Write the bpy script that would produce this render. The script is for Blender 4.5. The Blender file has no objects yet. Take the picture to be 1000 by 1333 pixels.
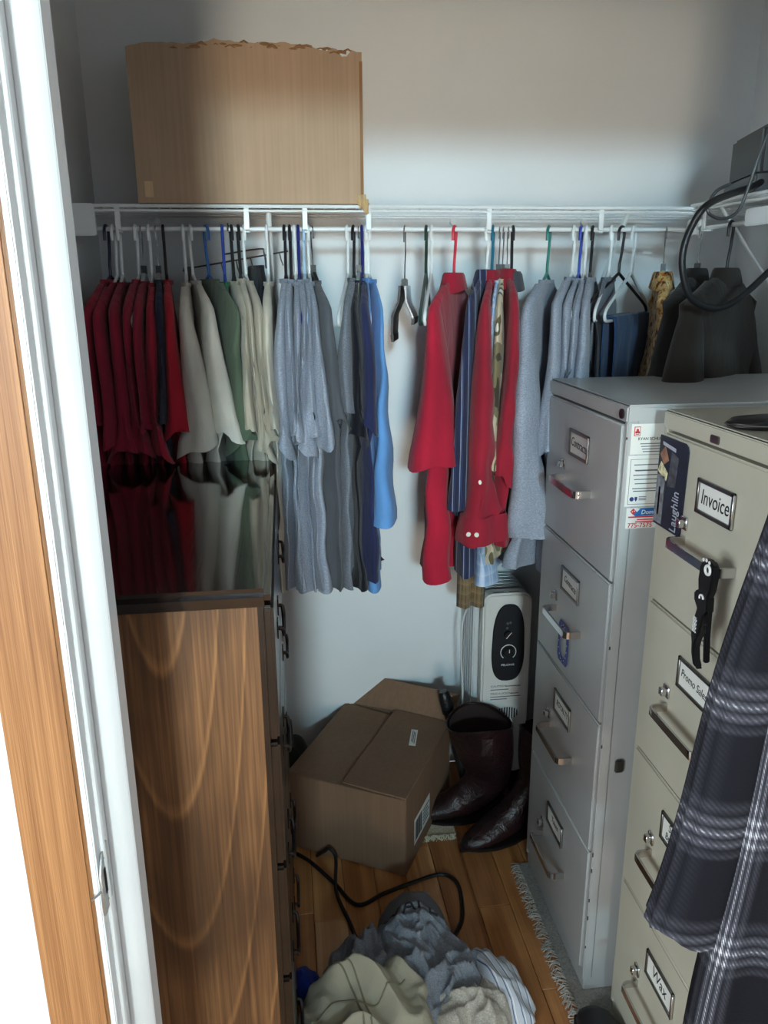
import bpy, bmesh, math, random
from mathutils import Vector, Matrix, noise
PI = math.pi
sc = bpy.context.scene
COL = sc.collection

# ------------------------------------------------------------------ camera
FPX, CH, PIT, YAW, ROL = 1017.4254, 1.5177, 0.2834, -0.1249, -0.0069
cp, sp, cy_, sy_ = math.cos(PIT), math.sin(PIT), math.cos(YAW), math.sin(YAW)
FW = Vector((-sy_*cp, cy_*cp, -sp)); RT = Vector((cy_, sy_, 0)); UP = RT.cross(FW)
RR = RT*math.cos(ROL) + UP*math.sin(ROL); UU = UP*math.cos(ROL) - RT*math.sin(ROL)
CAMLOC = Vector((0, 0, CH))
cam = bpy.data.cameras.new('camera'); camo = bpy.data.objects.new('camera', cam); COL.objects.link(camo)
cam.sensor_fit = 'VERTICAL'; cam.sensor_height = 36; cam.lens = 36*FPX/1333; cam.clip_start = .02
M = Matrix((( RR.x, UU.x, -FW.x, 0), (RR.y, UU.y, -FW.y, 0), (RR.z, UU.z, -FW.z, CH), (0, 0, 0, 1)))
camo.matrix_world = M
sc.camera = camo

# ------------------------------------------------------------------ world, light, exposure
w = bpy.data.worlds.new('world'); sc.world = w; w.use_nodes = True
bg = w.node_tree.nodes['Background']; bg.inputs[0].default_value = (.80, .90, 1.0, 1); bg.inputs[1].default_value = .64
def area(name, loc, target, sx, sy, power, col, spread=180):
    l = bpy.data.lights.new(name, 'AREA'); l.shape = 'RECTANGLE'; l.size = sx; l.size_y = sy; l.energy = power; l.color = col; l.spread = math.radians(spread)
    o = bpy.data.objects.new(name, l); COL.objects.link(o); o.location = loc
    o.rotation_euler = (Vector(target)-Vector(loc)).to_track_quat('-Z', 'Y').to_euler()
    return o
area('window_daylight', (-.40, -5.5, 2.66), (.25, 2.0, 1.42), .55, .42, 6.2, (.54, .85, 1.0), 30)
area('window_ground_light', (-.40, -5.5, .90), (.25, 2.2, 1.85), .60, 1.2, 4.1, (1.0, .87, .70), 31)
area('side_window_daylight', (-2.35, -1.15, 1.65), (.6, 1.2, 1.1), 1.0, 1.1, 62, (.82, .93, 1.0))
sc.view_settings.view_transform = 'Standard'; sc.view_settings.look = 'None'
sc.view_settings.exposure = 0.56; sc.view_settings.gamma = 1; sc.view_settings.use_curve_mapping = False

# ------------------------------------------------------------------ helpers
def ray(px, py): return FW + RR*((px-500)/FPX) - UU*((py-666.5)/FPX)
def atY(px, py, Y): d = ray(px, py); return CAMLOC + d*(Y/d.y)
def atZ(px, py, z): d = ray(px, py); return CAMLOC + d*((z-CH)/d.z)

def lin(c):
    r = []
    for v in c[:3]:
        v /= 255.0
        r.append(v/12.92 if v <= .04045 else ((v+.055)/1.055)**2.4)
    return (r[0], r[1], r[2], 1)

MATS = {}
class NB:
    def __init__(s, name):
        s.m = bpy.data.materials.new(name); s.m.use_nodes = True; s.t = s.m.node_tree
        s.p = s.t.nodes['Principled BSDF']
    def n(s, t, **k):
        x = s.t.nodes.new(t)
        for a, b in k.items():
            if a.startswith('i_'):
                key = a[2:]; key = int(key) if key.isdigit() else key
                x.inputs[key].default_value = b
            else: setattr(x, a, b)
        return x
    def l(s, a, b): s.t.links.new(a, b)
    def coord(s, scale=(1, 1, 1), which='Object'):
        tc = s.n('ShaderNodeTexCoord'); mp = s.n('ShaderNodeMapping'); mp.inputs['Scale'].default_value = scale
        s.l(tc.outputs[which], mp.inputs[0]); return mp.outputs[0]
    def noise(s, vec, scale, detail=3, rough=.5, dist=0):
        x = s.n('ShaderNodeTexNoise'); x.inputs['Scale'].default_value = scale; x.inputs['Detail'].default_value = detail
        x.inputs['Roughness'].default_value = rough; x.inputs['Distortion'].default_value = dist; s.l(vec, x.inputs['Vector']); return x.outputs[0]
    def ramp(s, fac, stops, interp='LINEAR'):
        x = s.n('ShaderNodeValToRGB'); cr = x.color_ramp; cr.interpolation = interp
        while len(cr.elements) < len(stops): cr.elements.new(.5)
        for e, (p, c) in zip(cr.elements, stops): e.position = p; e.color = c
        s.l(fac, x.inputs[0]); return x.outputs[0]
    def bump(s, h, strength=.3, dist=.01):
        x = s.n('ShaderNodeBump'); x.inputs['Strength'].default_value = strength; x.inputs['Distance'].default_value = dist
        s.l(h, x.inputs['Height']); s.l(x.outputs[0], s.p.inputs['Normal'])
    def math(s, op, a, b=None):
        x = s.n('ShaderNodeMath', operation=op)
        for i, v in enumerate((a, b)):
            if v is None: continue
            if isinstance(v, (int, float)): x.inputs[i].default_value = v
            else: s.l(v, x.inputs[i])
        return x.outputs[0]
    def mix(s, f, a, b, mode='MIX'):
        x = s.n('ShaderNodeMixRGB', blend_type=mode)
        for i, v in enumerate((f, a, b)):
            if isinstance(v, (int, float)): x.inputs[i].default_value = v
            elif isinstance(v, tuple): x.inputs[i].default_value = v
            else: s.l(v, x.inputs[i])
        return x.outputs[0]

def sh(c, k): return tuple(max(0, min(255, v*k)) for v in c)
def plain(name, c, rough=.5, metal=0, var=.06, scale=8, coat=0, bump=0, bscale=200, spec=.5):
    if name in MATS: return MATS[name]
    b = NB(name); b.p.inputs['Roughness'].default_value = rough; b.p.inputs['Metallic'].default_value = metal
    b.p.inputs['Coat Weight'].default_value = coat; b.p.inputs['Specular IOR Level'].default_value = spec
    v = b.coord(); f = b.noise(v, scale, 4)
    b.l(b.ramp(f, [(.3, lin(sh(c, 1-var))), (.7, lin(sh(c, 1+var)))]), b.p.inputs['Base Color'])
    if bump: b.bump(b.noise(v, bscale, 2), bump, .002)
    MATS[name] = b.m; return b.m
def fabric(name, c, kind='plain', c2=None, rough=.92):
    if name in MATS: return MATS[name]
    b = NB(name); b.p.inputs['Roughness'].default_value = rough; b.p.inputs['Specular IOR Level'].default_value = .2
    b.p.inputs['Sheen Weight'].default_value = .12
    v = b.coord()
    if kind == 'heather':
        f = b.noise(b.coord((1, 1, 2.2)), 260, 4, .7); f2 = b.noise(v, 9, 3)
        col = b.ramp(f, [(.3, lin(sh(c, .74))), (.5, lin(c)), (.72, lin(sh(c, 1.25)))])
        col = b.mix(.25, col, b.ramp(f2, [(.3, lin(sh(c, .85))), (.7, lin(sh(c, 1.12)))]))
    elif kind == 'stripe':      # lengthwise stripes
        sx = b.n('ShaderNodeSeparateXYZ'); b.l(v, sx.inputs[0])
        q = b.math('ADD', b.math('MULTIPLY', sx.outputs[0], 1.5), b.math('MULTIPLY', sx.outputs[1], .45))
        fr = b.math('FRACT', b.math('MULTIPLY', q, 42.0))
        col = b.ramp(fr, [(0, lin(c)), (.62, lin(c)), (.66, lin(c2)), (.74, lin(c2)), (.78, lin(c)), (.9, lin(sh(c, 1.5)))], 'CONSTANT')
    elif kind == 'plaid':
        sx = b.n('ShaderNodeSeparateXYZ'); b.l(v, sx.inputs[0])
        q1 = b.math('FRACT', b.math('MULTIPLY', sx.outputs[1], 36.0)); q2 = b.math('FRACT', b.math('MULTIPLY', sx.outputs[2], 36.0))
        r1 = b.ramp(q1, [(0, (1, 1, 1, 1)), (.5, (.55, .55, .55, 1)), (.7, (.9, .9, .9, 1)), (.85, (.4, .4, .4, 1))], 'CONSTANT')
        r2 = b.ramp(q2, [(0, (1, 1, 1, 1)), (.6, (.6, .6, .6, 1)), (.8, (.8, .8, .8, 1))], 'CONSTANT')
        col = b.mix(b.mix(1, r1, r2, 'MULTIPLY'), lin(c2), lin(c))
    elif kind == 'camo':
        f = b.noise(b.coord((1, 1, .6)), 17, 2)
        col = b.ramp(f, [(0, lin((70, 66, 50))), (.38, lin((128, 118, 88))), (.5, lin((196, 184, 156))), (.6, lin((98, 92, 66))), (.68, lin((225, 220, 205)))], 'CONSTANT')
    elif kind == 'floral':
        vo = b.n('ShaderNodeTexVoronoi'); vo.inputs['Scale'].default_value = 60; b.l(v, vo.inputs['Vector'])
        f = b.noise(v, 55, 3)
        col = b.ramp(f, [(0, lin((80, 45, 20))), (.4, lin((150, 92, 40))), (.47, lin((198, 158, 96))), (.62, lin((222, 196, 140))), (.7, lin((120, 70, 35)))], 'CONSTANT')
    else:
        f2 = b.noise(v, 7, 3)
        col = b.ramp(f2, [(.3, lin(sh(c, .92))), (.7, lin(sh(c, 1.08)))])
    b.l(col, b.p.inputs['Base Color'])
    wr = b.noise(b.coord((1, 1, .45)), 16, 4, .55, .6); fi = b.noise(v, 420, 2)
    h = b.math('ADD', wr, b.math('MULTIPLY', fi, .05))
    b.bump(h, .45, .014)
    MATS[name] = b.m; return b.m
def wood(name, dark, light, scale=(9, 9, .9), rough=.45, wscale=3.2, coat=0, blotch=.25, cath=None, ring=.3):
    if name in MATS: return MATS[name]
    b = NB(name); b.p.inputs['Roughness'].default_value = rough; b.p.inputs['Coat Weight'].default_value = coat; b.p.inputs['Coat Roughness'].default_value = .15
    along = scale.index(min(scale))
    fs = [scale[k]*(11 if k != along else 2.2) for k in range(3)]
    fine = b.noise(b.coord(tuple(fs)), 2.0, 5, .65)
    if cath:
        tc = b.n('ShaderNodeTexCoord'); mp = b.n('ShaderNodeMapping'); mp.inputs['Location'].default_value = cath[0]; mp.inputs['Scale'].default_value = cath[1]
        b.l(tc.outputs['Object'], mp.inputs[0])
        wv = b.n('ShaderNodeTexWave', wave_type='RINGS', rings_direction='SPHERICAL', wave_profile='SAW'); wv.inputs['Scale'].default_value = cath[2]
        wv.inputs['Distortion'].default_value = 1.1; wv.inputs['Detail'].default_value = 0.5; wv.inputs['Detail Scale'].default_value = .45; wv.inputs['Detail Roughness'].default_value = .45
        b.l(mp.outputs[0], wv.inputs['Vector'])
        rings = b.ramp(wv.outputs['Fac'], [(0, (.25,)*3+(1,)), (.35, (.5,)*3+(1,)), (.84, (.5,)*3+(1,)), (.93, (1, 1, 1, 1)), (1, (.25,)*3+(1,))])
    else:
        big = b.noise(b.coord(scale), .8, 2, .4, .3)
        rings = b.math('ADD', .5, b.math('MULTIPLY', b.math('SINE', b.math('MULTIPLY', big, wscale*14)), .5))
    mixv = b.math('ADD', b.math('MULTIPLY', rings, ring), b.math('MULTIPLY', fine, 1-ring))
    mid = tuple((a+c)/2 for a, c in zip(dark, light))
    col = b.ramp(mixv, [(.27, lin(dark)), (.48, lin(mid)), (.70, lin(light))])
    bl = b.noise(b.coord((3.2, 3.2, 1.3)), 2.0, 3)
    col = b.mix(b.ramp(bl, [(.38, (min(1, blotch*2.2), )*3+(1,)), (.58, (0, 0, 0, 1))]), col, lin(sh(dark, .85)))
    b.l(col, b.p.inputs['Base Color']); b.bump(fine, .08, .002)
    MATS[name] = b.m; return b.m
def plaid_flannel(name, uw=.35):
    if name in MATS: return MATS[name]
    b = NB(name); b.p.inputs['Roughness'].default_value = .95; b.p.inputs['Specular IOR Level'].default_value = .1
    uv = b.n('ShaderNodeUVMap'); sx = b.n('ShaderNodeSeparateXYZ'); b.l(uv.outputs[0], sx.inputs[0])
    u, v = sx.outputs[0], sx.outputs[1]
    def band(x, f): 
        return b.ramp(b.math('FRACT', b.math('MULTIPLY', x, f)), [(0, (0, 0, 0, 1)), (.44, (0, 0, 0, 1)), (.47, (.16,)*3+(1,)), (.53, (.02,)*3+(1,)),
              (.57, (.45,)*3+(1,)), (.62, (.05,)*3+(1,)), (.66, (.6,)*3+(1,)), (.71, (.05,)*3+(1,)), (.76, (.45,)*3+(1,)), (.81, (.02,)*3+(1,)), (.87, (.16,)*3+(1,)), (.94, (0, 0, 0, 1))])
    s = b.math('ADD', b.math('MULTIPLY', band(u, 1), uw), band(v, 1))
    tw = b.math('SINE', b.math('MULTIPLY', b.math('ADD', u, v), 150.0))
    s = b.math('MULTIPLY', s, b.math('ADD', .62, b.math('MULTIPLY', tw, .22)))
    nz = b.noise(b.coord(), 350, 2)
    s = b.math('MULTIPLY', s, b.math('ADD', .6, b.math('MULTIPLY', nz, .8)))
    col = b.ramp(s, [(0, lin((27, 27, 32))), (.35, lin((84, 84, 92))), (.9, lin((225, 225, 230)))])
    b.l(col, b.p.inputs['Base Color']); b.bump(nz, .4, .003)
    MATS[name] = b.m; return b.m

# ---- mesh builder
class MB:
    def __init__(s): s.v = []; s.f = []; s.uv = None
    def add(s, vs, fs):
        o = len(s.v); s.v += [tuple(x) for x in vs]; s.f += [tuple(i+o for i in f) for f in fs]; return s
    def box(s, x0, x1, y0, y1, z0, z1):
        return s.add([(x0,y0,z0),(x1,y0,z0),(x1,y1,z0),(x0,y1,z0),(x0,y0,z1),(x1,y0,z1),(x1,y1,z1),(x0,y1,z1)],
                     [(0,3,2,1),(4,5,6,7),(0,1,5,4),(1,2,6,5),(2,3,7,6),(3,0,4,7)])
    def tube(s, pts, r, n=8, closed=False, flat=None):
        P = [Vector(p) for p in pts]; N = len(P); rs = r if isinstance(r, (list, tuple)) else [r]*N
        vs = []; prev = None
        for i in range(N):
            if closed: t = P[(i+1) % N]-P[i-1]
            else: t = P[min(i+1, N-1)]-P[max(i-1, 0)]
            t.normalize()
            if prev is None:
                a = Vector((0, 0, 1)) if abs(t.z) < .9 else Vector((1, 0, 0))
                u = t.cross(a).normalized()
            else:
                u = (prev - t*prev.dot(t))
                u = u.normalized() if u.length > 1e-6 else t.orthogonal().normalized()
            prev = u; q = t.cross(u)
            for k in range(n):
                a = 2*PI*k/n
                vs.append(P[i] + u*(math.cos(a)*rs[i]) + q*(math.sin(a)*rs[i]*(flat or 1)))
        fs = []
        for i in range(N if closed else N-1):
            j = (i+1) % N
            for k in range(n): fs.append((i*n+k, i*n+(k+1) % n, j*n+(k+1) % n, j*n+k))
        if not closed: fs.append(tuple(range(n-1, -1, -1))); fs.append(tuple((N-1)*n+k for k in range(n)))
        return s.add(vs, fs)
    def loft(s, rings, cap0=False, cap1=False):
        n = len(rings[0]); vs = [p for r in rings for p in r]; fs = []
        for i in range(len(rings)-1):
            for k in range(n): fs.append((i*n+k, i*n+(k+1) % n, (i+1)*n+(k+1) % n, (i+1)*n+k))
        if cap0: fs.append(tuple(range(n-1, -1, -1)))
        if cap1: fs.append(tuple((len(rings)-1)*n+k for k in range(n)))
        return s.add(vs, fs)
    def disc(s, c, axis, r, n=20, h=.002, r2=None):
        A = Vector(axis).normalized(); u = A.orthogonal().normalized(); q = A.cross(u); c = Vector(c); r2 = r if r2 is None else r2
        a0 = [c+(u*math.cos(2*PI*k/n)+q*math.sin(2*PI*k/n))*r for k in range(n)]
        a1 = [c+A*h+(u*math.cos(2*PI*k/n)+q*math.sin(2*PI*k/n))*r2 for k in range(n)]
        return s.loft([a0, a1], True, True)
    def prism(s, outline, mapf, t0, t1):   # 2-D outline extruded; mapf(u,v,t)->xyz
        n = len(outline)
        return s.add([mapf(u, v, t0) for u, v in outline]+[mapf(u, v, t1) for u, v in outline],
              [tuple(range(n-1, -1, -1)), tuple(range(n, 2*n))]+[(k, (k+1) % n, n+(k+1) % n, n+k) for k in range(n)])
    def mesh(s, name, mat=None, smooth=40):
        m = bpy.data.meshes.new(name); m.from_pydata(s.v, [], s.f)
        if s.uv:
            ul = m.uv_layers.new(name='UVMap')
            for lp in m.loops: ul.data[lp.index].uv = s.uv[lp.vertex_index]
        bm = bmesh.new(); bm.from_mesh(m); bmesh.ops.recalc_face_normals(bm, faces=bm.faces); bm.to_mesh(m); bm.free()
        if smooth:
            for p in m.polygons: p.use_smooth = True
            m.set_sharp_from_angle(angle=math.radians(smooth))
        if mat: m.materials.append(mat)
        return m
    def build(s, name, mat, parent=None, smooth=40, bevel=0, seg=2):
        m = s.mesh(name, mat, smooth)
        if bevel:
            bm = bmesh.new(); bm.from_mesh(m)
            es = [e for e in bm.edges if len(e.link_faces) == 2 and e.calc_face_angle(0) > .6]
            bmesh.ops.bevel(bm, geom=es, offset=bevel, segments=seg, affect='EDGES', clamp_overlap=True); bm.to_mesh(m); bm.free()
            for p in m.polygons: p.use_smooth = True
            m.set_sharp_from_angle(angle=math.radians(smooth or 30))
        return link(name, m, parent)
def link(name, m, parent=None):
    o = bpy.data.objects.new(name, m); COL.objects.link(o)
    if parent is not None: o.parent = parent
    return o
def box(name, mat, x0, x1, y0, y1, z0, z1, parent=None, bevel=.002, seg=2):
    return MB().box(x0, x1, y0, y1, z0, z1).build(name, mat, parent, bevel=bevel, seg=seg)
def empty(name, loc=(0, 0, 0), rz=0):
    o = bpy.data.objects.new(name, None); COL.objects.link(o); o.location = loc; o.rotation_euler = (0, 0, rz); o.empty_display_size = .05; return o
def tag(o, label=None, cat=None, group=None, kind=None):
    if label: o['label'] = label
    if cat: o['category'] = cat
    if group: o['group'] = group
    if kind: o['kind'] = kind
    return o
def struct(o): o['kind'] = 'structure'; return o
def text(body, size, mat, parent, loc, face='-X', name='lettering', align='CENTER', xs=1.0, rot=0, depth=.0003, shear=0):
    c = bpy.data.curves.new(name, 'FONT'); c.body = body; c.size = size; c.align_x = align; c.align_y = 'CENTER'; c.extrude = depth; c.shear = shear
    t = bpy.data.objects.new('tmp_text', c); COL.objects.link(t)
    dg = bpy.context.evaluated_depsgraph_get(); m = bpy.data.meshes.new_from_object(t.evaluated_get(dg)); m.name = name
    bpy.data.objects.remove(t); bpy.data.curves.remove(c)
    m.materials.clear(); m.materials.append(mat)
    if face == '-X': R3 = Matrix(((0, 0, -1), (-1, 0, 0), (0, 1, 0)))
    elif face == '-Y': R3 = Matrix(((1, 0, 0), (0, 0, -1), (0, 1, 0)))
    else: R3 = Matrix.Identity(3)
    m.transform(Matrix.Translation(loc) @ (R3 @ Matrix.Rotation(rot, 3, 'Z') @ Matrix.Diagonal((xs, 1, 1))).to_4x4())
    return link(name, m, parent)
def smoothpath(pts, n=6):
    P = [Vector(p) for p in pts]; out = []
    for i in range(len(P)-1):
        p0, p1, p2, p3 = P[max(i-1, 0)], P[i], P[i+1], P[min(i+2, len(P)-1)]
        for k in range(n):
            t = k/n
            out.append(.5*((2*p1)+(p2-p0)*t+(2*p0-5*p1+4*p2-p3)*t*t+(3*p1-p0-3*p2+p3)*t**3))
    out.append(P[-1]); return out

# ------------------------------------------------------------------ the setting
XL, XR, YB, YF, ZC = -.46, 1.30, 2.21, .745, 2.44
wallm = plain('wall_paint', (226, 229, 229), .85, var=.012, scale=3, bump=.1, bscale=180)
struct(MB().box(XL-.1, XR+.1, YB, YB+.1, 0, ZC).build('wall_back', wallm, smooth=0))
struct(MB().box(XL-.1, XL, YF, YB, 0, ZC).build('wall_left', wallm, smooth=0))
struct(MB().box(XR, XR+.1, YF, YB, 0, ZC).build('wall_right', wallm, smooth=0))
DX0, DX1, DZ = -.197, .86, 2.03
wallo = plain('pale_blue_room_paint', (204, 222, 228), .85, var=.012, scale=3, bump=.1, bscale=180)
wf = MB(); wf.box(-2.4, DX0-.006, .66, YF, 0, 3.3); wf.box(DX1+.012, 2.4, .66, YF, 0, 3.3); wf.box(DX0-.006, DX1+.012, .66, YF, DZ+.02, 3.3)
struct(wf.build('wall_front', wallo, smooth=0))
struct(MB().box(XL-.1, XR+.1, YF, YB+.1, ZC, ZC+.1).build('ceiling', plain('ceiling_paint', (228, 228, 226), .9, var=.02), smooth=0))
rf = MB().box(-2.4, 2.4, -6.4, YF, -.03, 0).build('floor_outer_room', wood('floor_wood_room', (176, 124, 78), (222, 172, 120), (9, .9, 9), .5), smooth=0); struct(rf)
struct(MB().box(-2.4, 2.4, -6.4, .66, 3.3, 3.4).build('ceiling_outer_room', plain('ceiling_paint', (228, 228, 226)), smooth=0))
# plank floor of the closet
flo = struct(MB().box(XL, XR, YF, YB, -.03, -.004).build('floor', plain('floor_gap', (90, 58, 34), .8), smooth=0))
rnd = random.Random(4)
plankm = [wood('plank_wood_%s' % n, d, l, (11, 1.0, 11), .32, 2.6, .25, .12) for n, d, l in
          (('honey', (176, 120, 70), (214, 160, 104)), ('amber', (160, 102, 56), (204, 144, 88)), ('pale', (190, 138, 86), (222, 174, 120)), ('brown', (138, 86, 48), (184, 126, 76)))]
pw = .083; pm = {}
for i in range(22):
    x0 = XL + i*pw - .02; y = YF
    while y < YB-.02:
        L = rnd.uniform(.45, .95) if y > YF else rnd.uniform(.2, .8); y1 = min(y+L, YB)
        xa, xb = max(x0, XL), min(x0+pw, XR)
        box('plank', plankm[rnd.choice((0, 0, 1, 1, 2, 3))], xa+.0006, xb-.0006, y+.0006, y1-.0006, -.012, 0, flo, bevel=.0012, seg=1); y = y1
# door frame on the left of the opening
oak = wood('oak_casing', (118, 76, 44), (182, 132, 86), (48, 48, 1.4), .42, 2.0, .1, .05, ring=.12)
white_tr = plain('white_frame_paint', (226, 230, 230), .35, var=.015)
cas = struct(MB().box(DX0-.064, DX0-.006, .648, .66, 0, DZ+.06).build('trim_1', oak, bevel=.003)); tag(cas, 'flat oak door casing strip')
jm = MB().box(DX0-.008, DX0, .652, YF, 0, DZ+.02)
jamb = struct(jm.build('trim_2', white_tr, bevel=.0015)); tag(jamb, 'white painted door jamb with strike plate')
st_prof = [(DX0, .700), (DX0+.008, .697), (DX0+.019, .700), (DX0+.0245, .706), (DX0+.0245, .738), (DX0, .741)]
MB().prism(st_prof, lambda u, v, t: (u, v, t), 0, DZ).build('door_stop', white_tr, jamb, bevel=.001)
MB().tube([(DX0+.001, .672, 0), (DX0+.001, .672, DZ)], .0035, 8).build('weather_strip', white_tr, jamb)
nick = plain('nickel_plate', (150, 150, 148), .3, .9)
sx0 = DX0+.0006; zs = .955
spl = MB().prism([(.653, zs-.028), (.660, zs-.030), (.684, zs-.030), (.687, zs-.027), (.687, zs+.032), (.684, zs+.035), (.665, zs+.034), (.653, zs+.018)], lambda u, v, t: (t, u, v), sx0, sx0+.0018).build('strike_plate', nick, jamb)
MB().box(sx0+.0018, sx0+.0024, .664, .678, zs-.012, zs+.016).build('latch_hole', plain('black_hole', (22, 22, 24), .9), spl, bevel=.0005)
MB().tube(smoothpath([(sx0+.001, .655, zs), (sx0-.003, .648, zs), (sx0-.007, .6435, zs)], 4), .0012, 6).build('lip', nick, spl)
for dz in (-.022, .026): MB().disc((sx0+.0018, .672, zs+dz), (1, 0, 0), .0035, 10, .0012, .002).build('screw', nick, spl)
# the other side and head of the frame
struct(MB().box(DX1, DX1+.012, .652, YF, 0, DZ+.02).build('trim_3', white_tr, bevel=.0015))
struct(MB().box(DX0-.008, DX1+.012, .652, YF, DZ, DZ+.02).build('trim_4', white_tr, bevel=.0015))
struct(MB().box(DX1+.012, DX1+.07, .648, .66, 0, DZ+.06).build('trim_5', oak, bevel=.003))
struct(MB().box(DX0-.064, DX1+.07, .648, .66, DZ+.02, DZ+.078).build('trim_6', oak, bevel=.003))

# ------------------------------------------------------------------ wire shelves
RODZ, RODY, DECK = 1.642, 1.9378, 1.690
wire = plain('white_wire_coating', (232, 236, 236), .35, var=.02)
SF = 1.921                              # front of the back shelf
sh1 = empty('wire_shelf', (0, 0, 0)); tag(sh1, 'white wire closet shelf with hanging rod along the back wall', 'shelf')
XE = XR-.003
MB().tube([(XL+.002, SF, DECK), (XE-.27, SF, DECK)], .0042, 8).build('front_rail', wire, sh1)
MB().tube([(XL+.002, SF, DECK-.010), (XE-.27, SF, DECK-.010)], .003, 8).build('front_rail', wire, sh1)
MB().tube([(XL+.002, RODY, RODZ), (1.02, RODY, RODZ)], .0052, 10).build('hanging_rod', wire, sh1)
for y in (1.985, 2.05, 2.12, 2.20): MB().tube([(XL+.002, y, DECK-.003), (XE, y, DECK-.003)], .0028, 6).build('support_rail', wire, sh1)
dk = MB(); x = XL+.012; k = 0
while x < XE-.01:
    dk.tube([(x, SF, DECK-.004), (x, SF+.001, DECK), (x, 2.207, DECK)], .0013, 4); x += .0254
tag(dk.build('deck_wires', wire, sh1), kind='stuff')
for px in (153, 321, 397, 480, 637, 783):
    X = atY(px, 285, SF).x
    MB().box(X-.006, X+.006, SF-.002, SF+.002, RODZ-.002, DECK+.002).box(X-.006, X+.006, SF-.002, RODY+.006, RODZ-.0085, RODZ-.0045).build('rod_hanger_clip', wire, sh1, bevel=.001, seg=1)
eb = box('end_bracket', wire, XL+.001, XL+.058, SF-.012, SF+.006, RODZ-.016, DECK+.004, sh1, .003)
for px0, xw in ((770, .74), (345, .0)):
    X = atY(815, 300, 1.93).x if px0 == 770 else -.02
    MB().tube([(X, SF+.004, DECK-.008), (X-.0, 2.0, DECK-.10), (X, 2.204, DECK-.33)], .006, 6, flat=.5).build('support_brace', wire, sh1)
for px in (205, 590, 760):
    X = atY(px, 290, 2.2).x; MB().disc((X, 2.209, DECK-.012), (0, -1, 0), .008, 12, .012).build('wall_clip', wire, sh1)
# the wing along the right wall
sh2 = empty('wire_shelf', (0, 0, 0)); tag(sh2, 'white wire closet shelf wing along the right wall', 'shelf')
RX = 1.019; SX = 1.003
MB().tube([(SX, 1.925, DECK+.006), (SX, YF+.01, DECK+.006)], .0042, 8).build('front_rail', wire, sh2)
MB().tube([(SX, 1.925, DECK-.006), (SX, YF+.01, DECK-.006)], .003, 8).build('front_rail', wire, sh2)
MB().tube([(RX, RODY-.012, RODZ), (RX, YF+.01, RODZ)], .0052, 10).build('hanging_rod', wire, sh2)
for x in (1.07, 1.14, 1.21, 1.29): MB().tube([(x, 1.915, DECK+.003), (x, YF+.01, DECK+.003)], .0028, 6).build('support_rail', wire, sh2)
dk = MB(); y = YF+.02
while y < 1.915:
    dk.tube([(SX, y, DECK+.002), (SX+.001, y, DECK+.006), (XE, y, DECK+.006)], .0013, 4); y += .0254
tag(dk.build('deck_wires', wire, sh2), kind='stuff')
for y in (1.86, 1.45, 1.1): MB().box(SX-.002, SX+.002, y-.006, y+.006, RODZ-.002, DECK+.006).box(SX-.002, RX+.006, y-.006, y+.006, RODZ-.0085, RODZ-.0045).build('rod_hanger_clip', wire, sh2, bevel=.001, seg=1)
MB().tube([(SX+.006, 1.80, DECK-.006), (1.10, 1.80, DECK-.115), (XE-.004, 1.80, DECK-.34)], .007, 6, flat=.5).build('support_brace', wire, sh2)
box('corner_joint', wire, .99, 1.03, 1.905, 1.918, RODZ-.012, RODZ+.022, sh2, .003)
box('rod_cover', wire, SX-.006, SX+.004, 1.56, 1.68, RODZ-.01, RODZ+.026, sh2, .003)

# ------------------------------------------------------------------ cardboard
def cardboard(name, c):
    if name in MATS: return MATS[name]
    b = NB(name); b.p.inputs['Roughness'].default_value = .8; b.p.inputs['Specular IOR Level'].default_value = .25
    v = b.coord(); f = b.noise(b.coord((60, 60, 1.2)), 2.2, 3); g = b.noise(v, 5, 4)
    col = b.ramp(f, [(.3, lin(sh(c, .95))), (.7, lin(sh(c, 1.05)))])
    col = b.mix(.35, col, b.ramp(g, [(.3, lin(sh(c, .86))), (.7, lin(sh(c, 1.1)))]))
    b.l(col, b.p.inputs['Base Color']); b.bump(f, .12, .003)
    MATS[name] = b.m; return b.m
card = cardboard('cardboard_tan', (178, 152, 126)); card_d = cardboard('cardboard_brown', (132, 104, 82)); card_e = cardboard('cardboard_torn_edge', (148, 112, 78))
BX0, BX1, BY0, BY1, BZ0, BZ1 = -.305, .198, 1.916, 2.195, DECK+.0055, 2.0
bigbox = empty('cardboard_box', (0, 0, 0)); tag(bigbox, 'large tan cardboard box with torn open top on the wire shelf', 'box')
def ragged(u0, u1, base, seed, amp):
    r = random.Random(seed); out = []; n = 46
    for i in range(n+1):
        t = i/n; u = u0+(u1-u0)*t
        arch = .012*math.sin(PI*t)*(1 if t < .8 else .6)
        out.append((u, base+arch+amp*(noise.noise(Vector((u*14, seed, 0)))+.6*noise.noise(Vector((u*55, seed, 3)))) + (r.random()-.5)*.003 - (.012 if .9 < t < .955 else 0)))
    return out
tz = BZ1+.008
top = ragged(BX0, BX1, tz, 3, .006)
MB().prism([(BX1, BZ0), (BX0, BZ0)]+top, lambda u, v, t: (u, t, v), BY0, BY0+.005).build('front_panel', card, bigbox, smooth=20)
top = ragged(BX0, BX1, tz-.005, 9, .008)
MB().prism([(BX1, BZ0), (BX0, BZ0)]+top, lambda u, v, t: (u, t, v), BY1-.005, BY1).build('back_panel', card, bigbox, smooth=20)
for x in (BX0, BX1-.005):
    top = ragged(BY0+.005, BY1-.005, tz-.004, 5 if x < 0 else 6, .006)
    MB().prism([(BY1-.005, BZ0), (BY0+.005, BZ0)]+top, lambda u, v, t: (t, u, v), x, x+.005).build('side_panel', card, bigbox, smooth=20)
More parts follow.
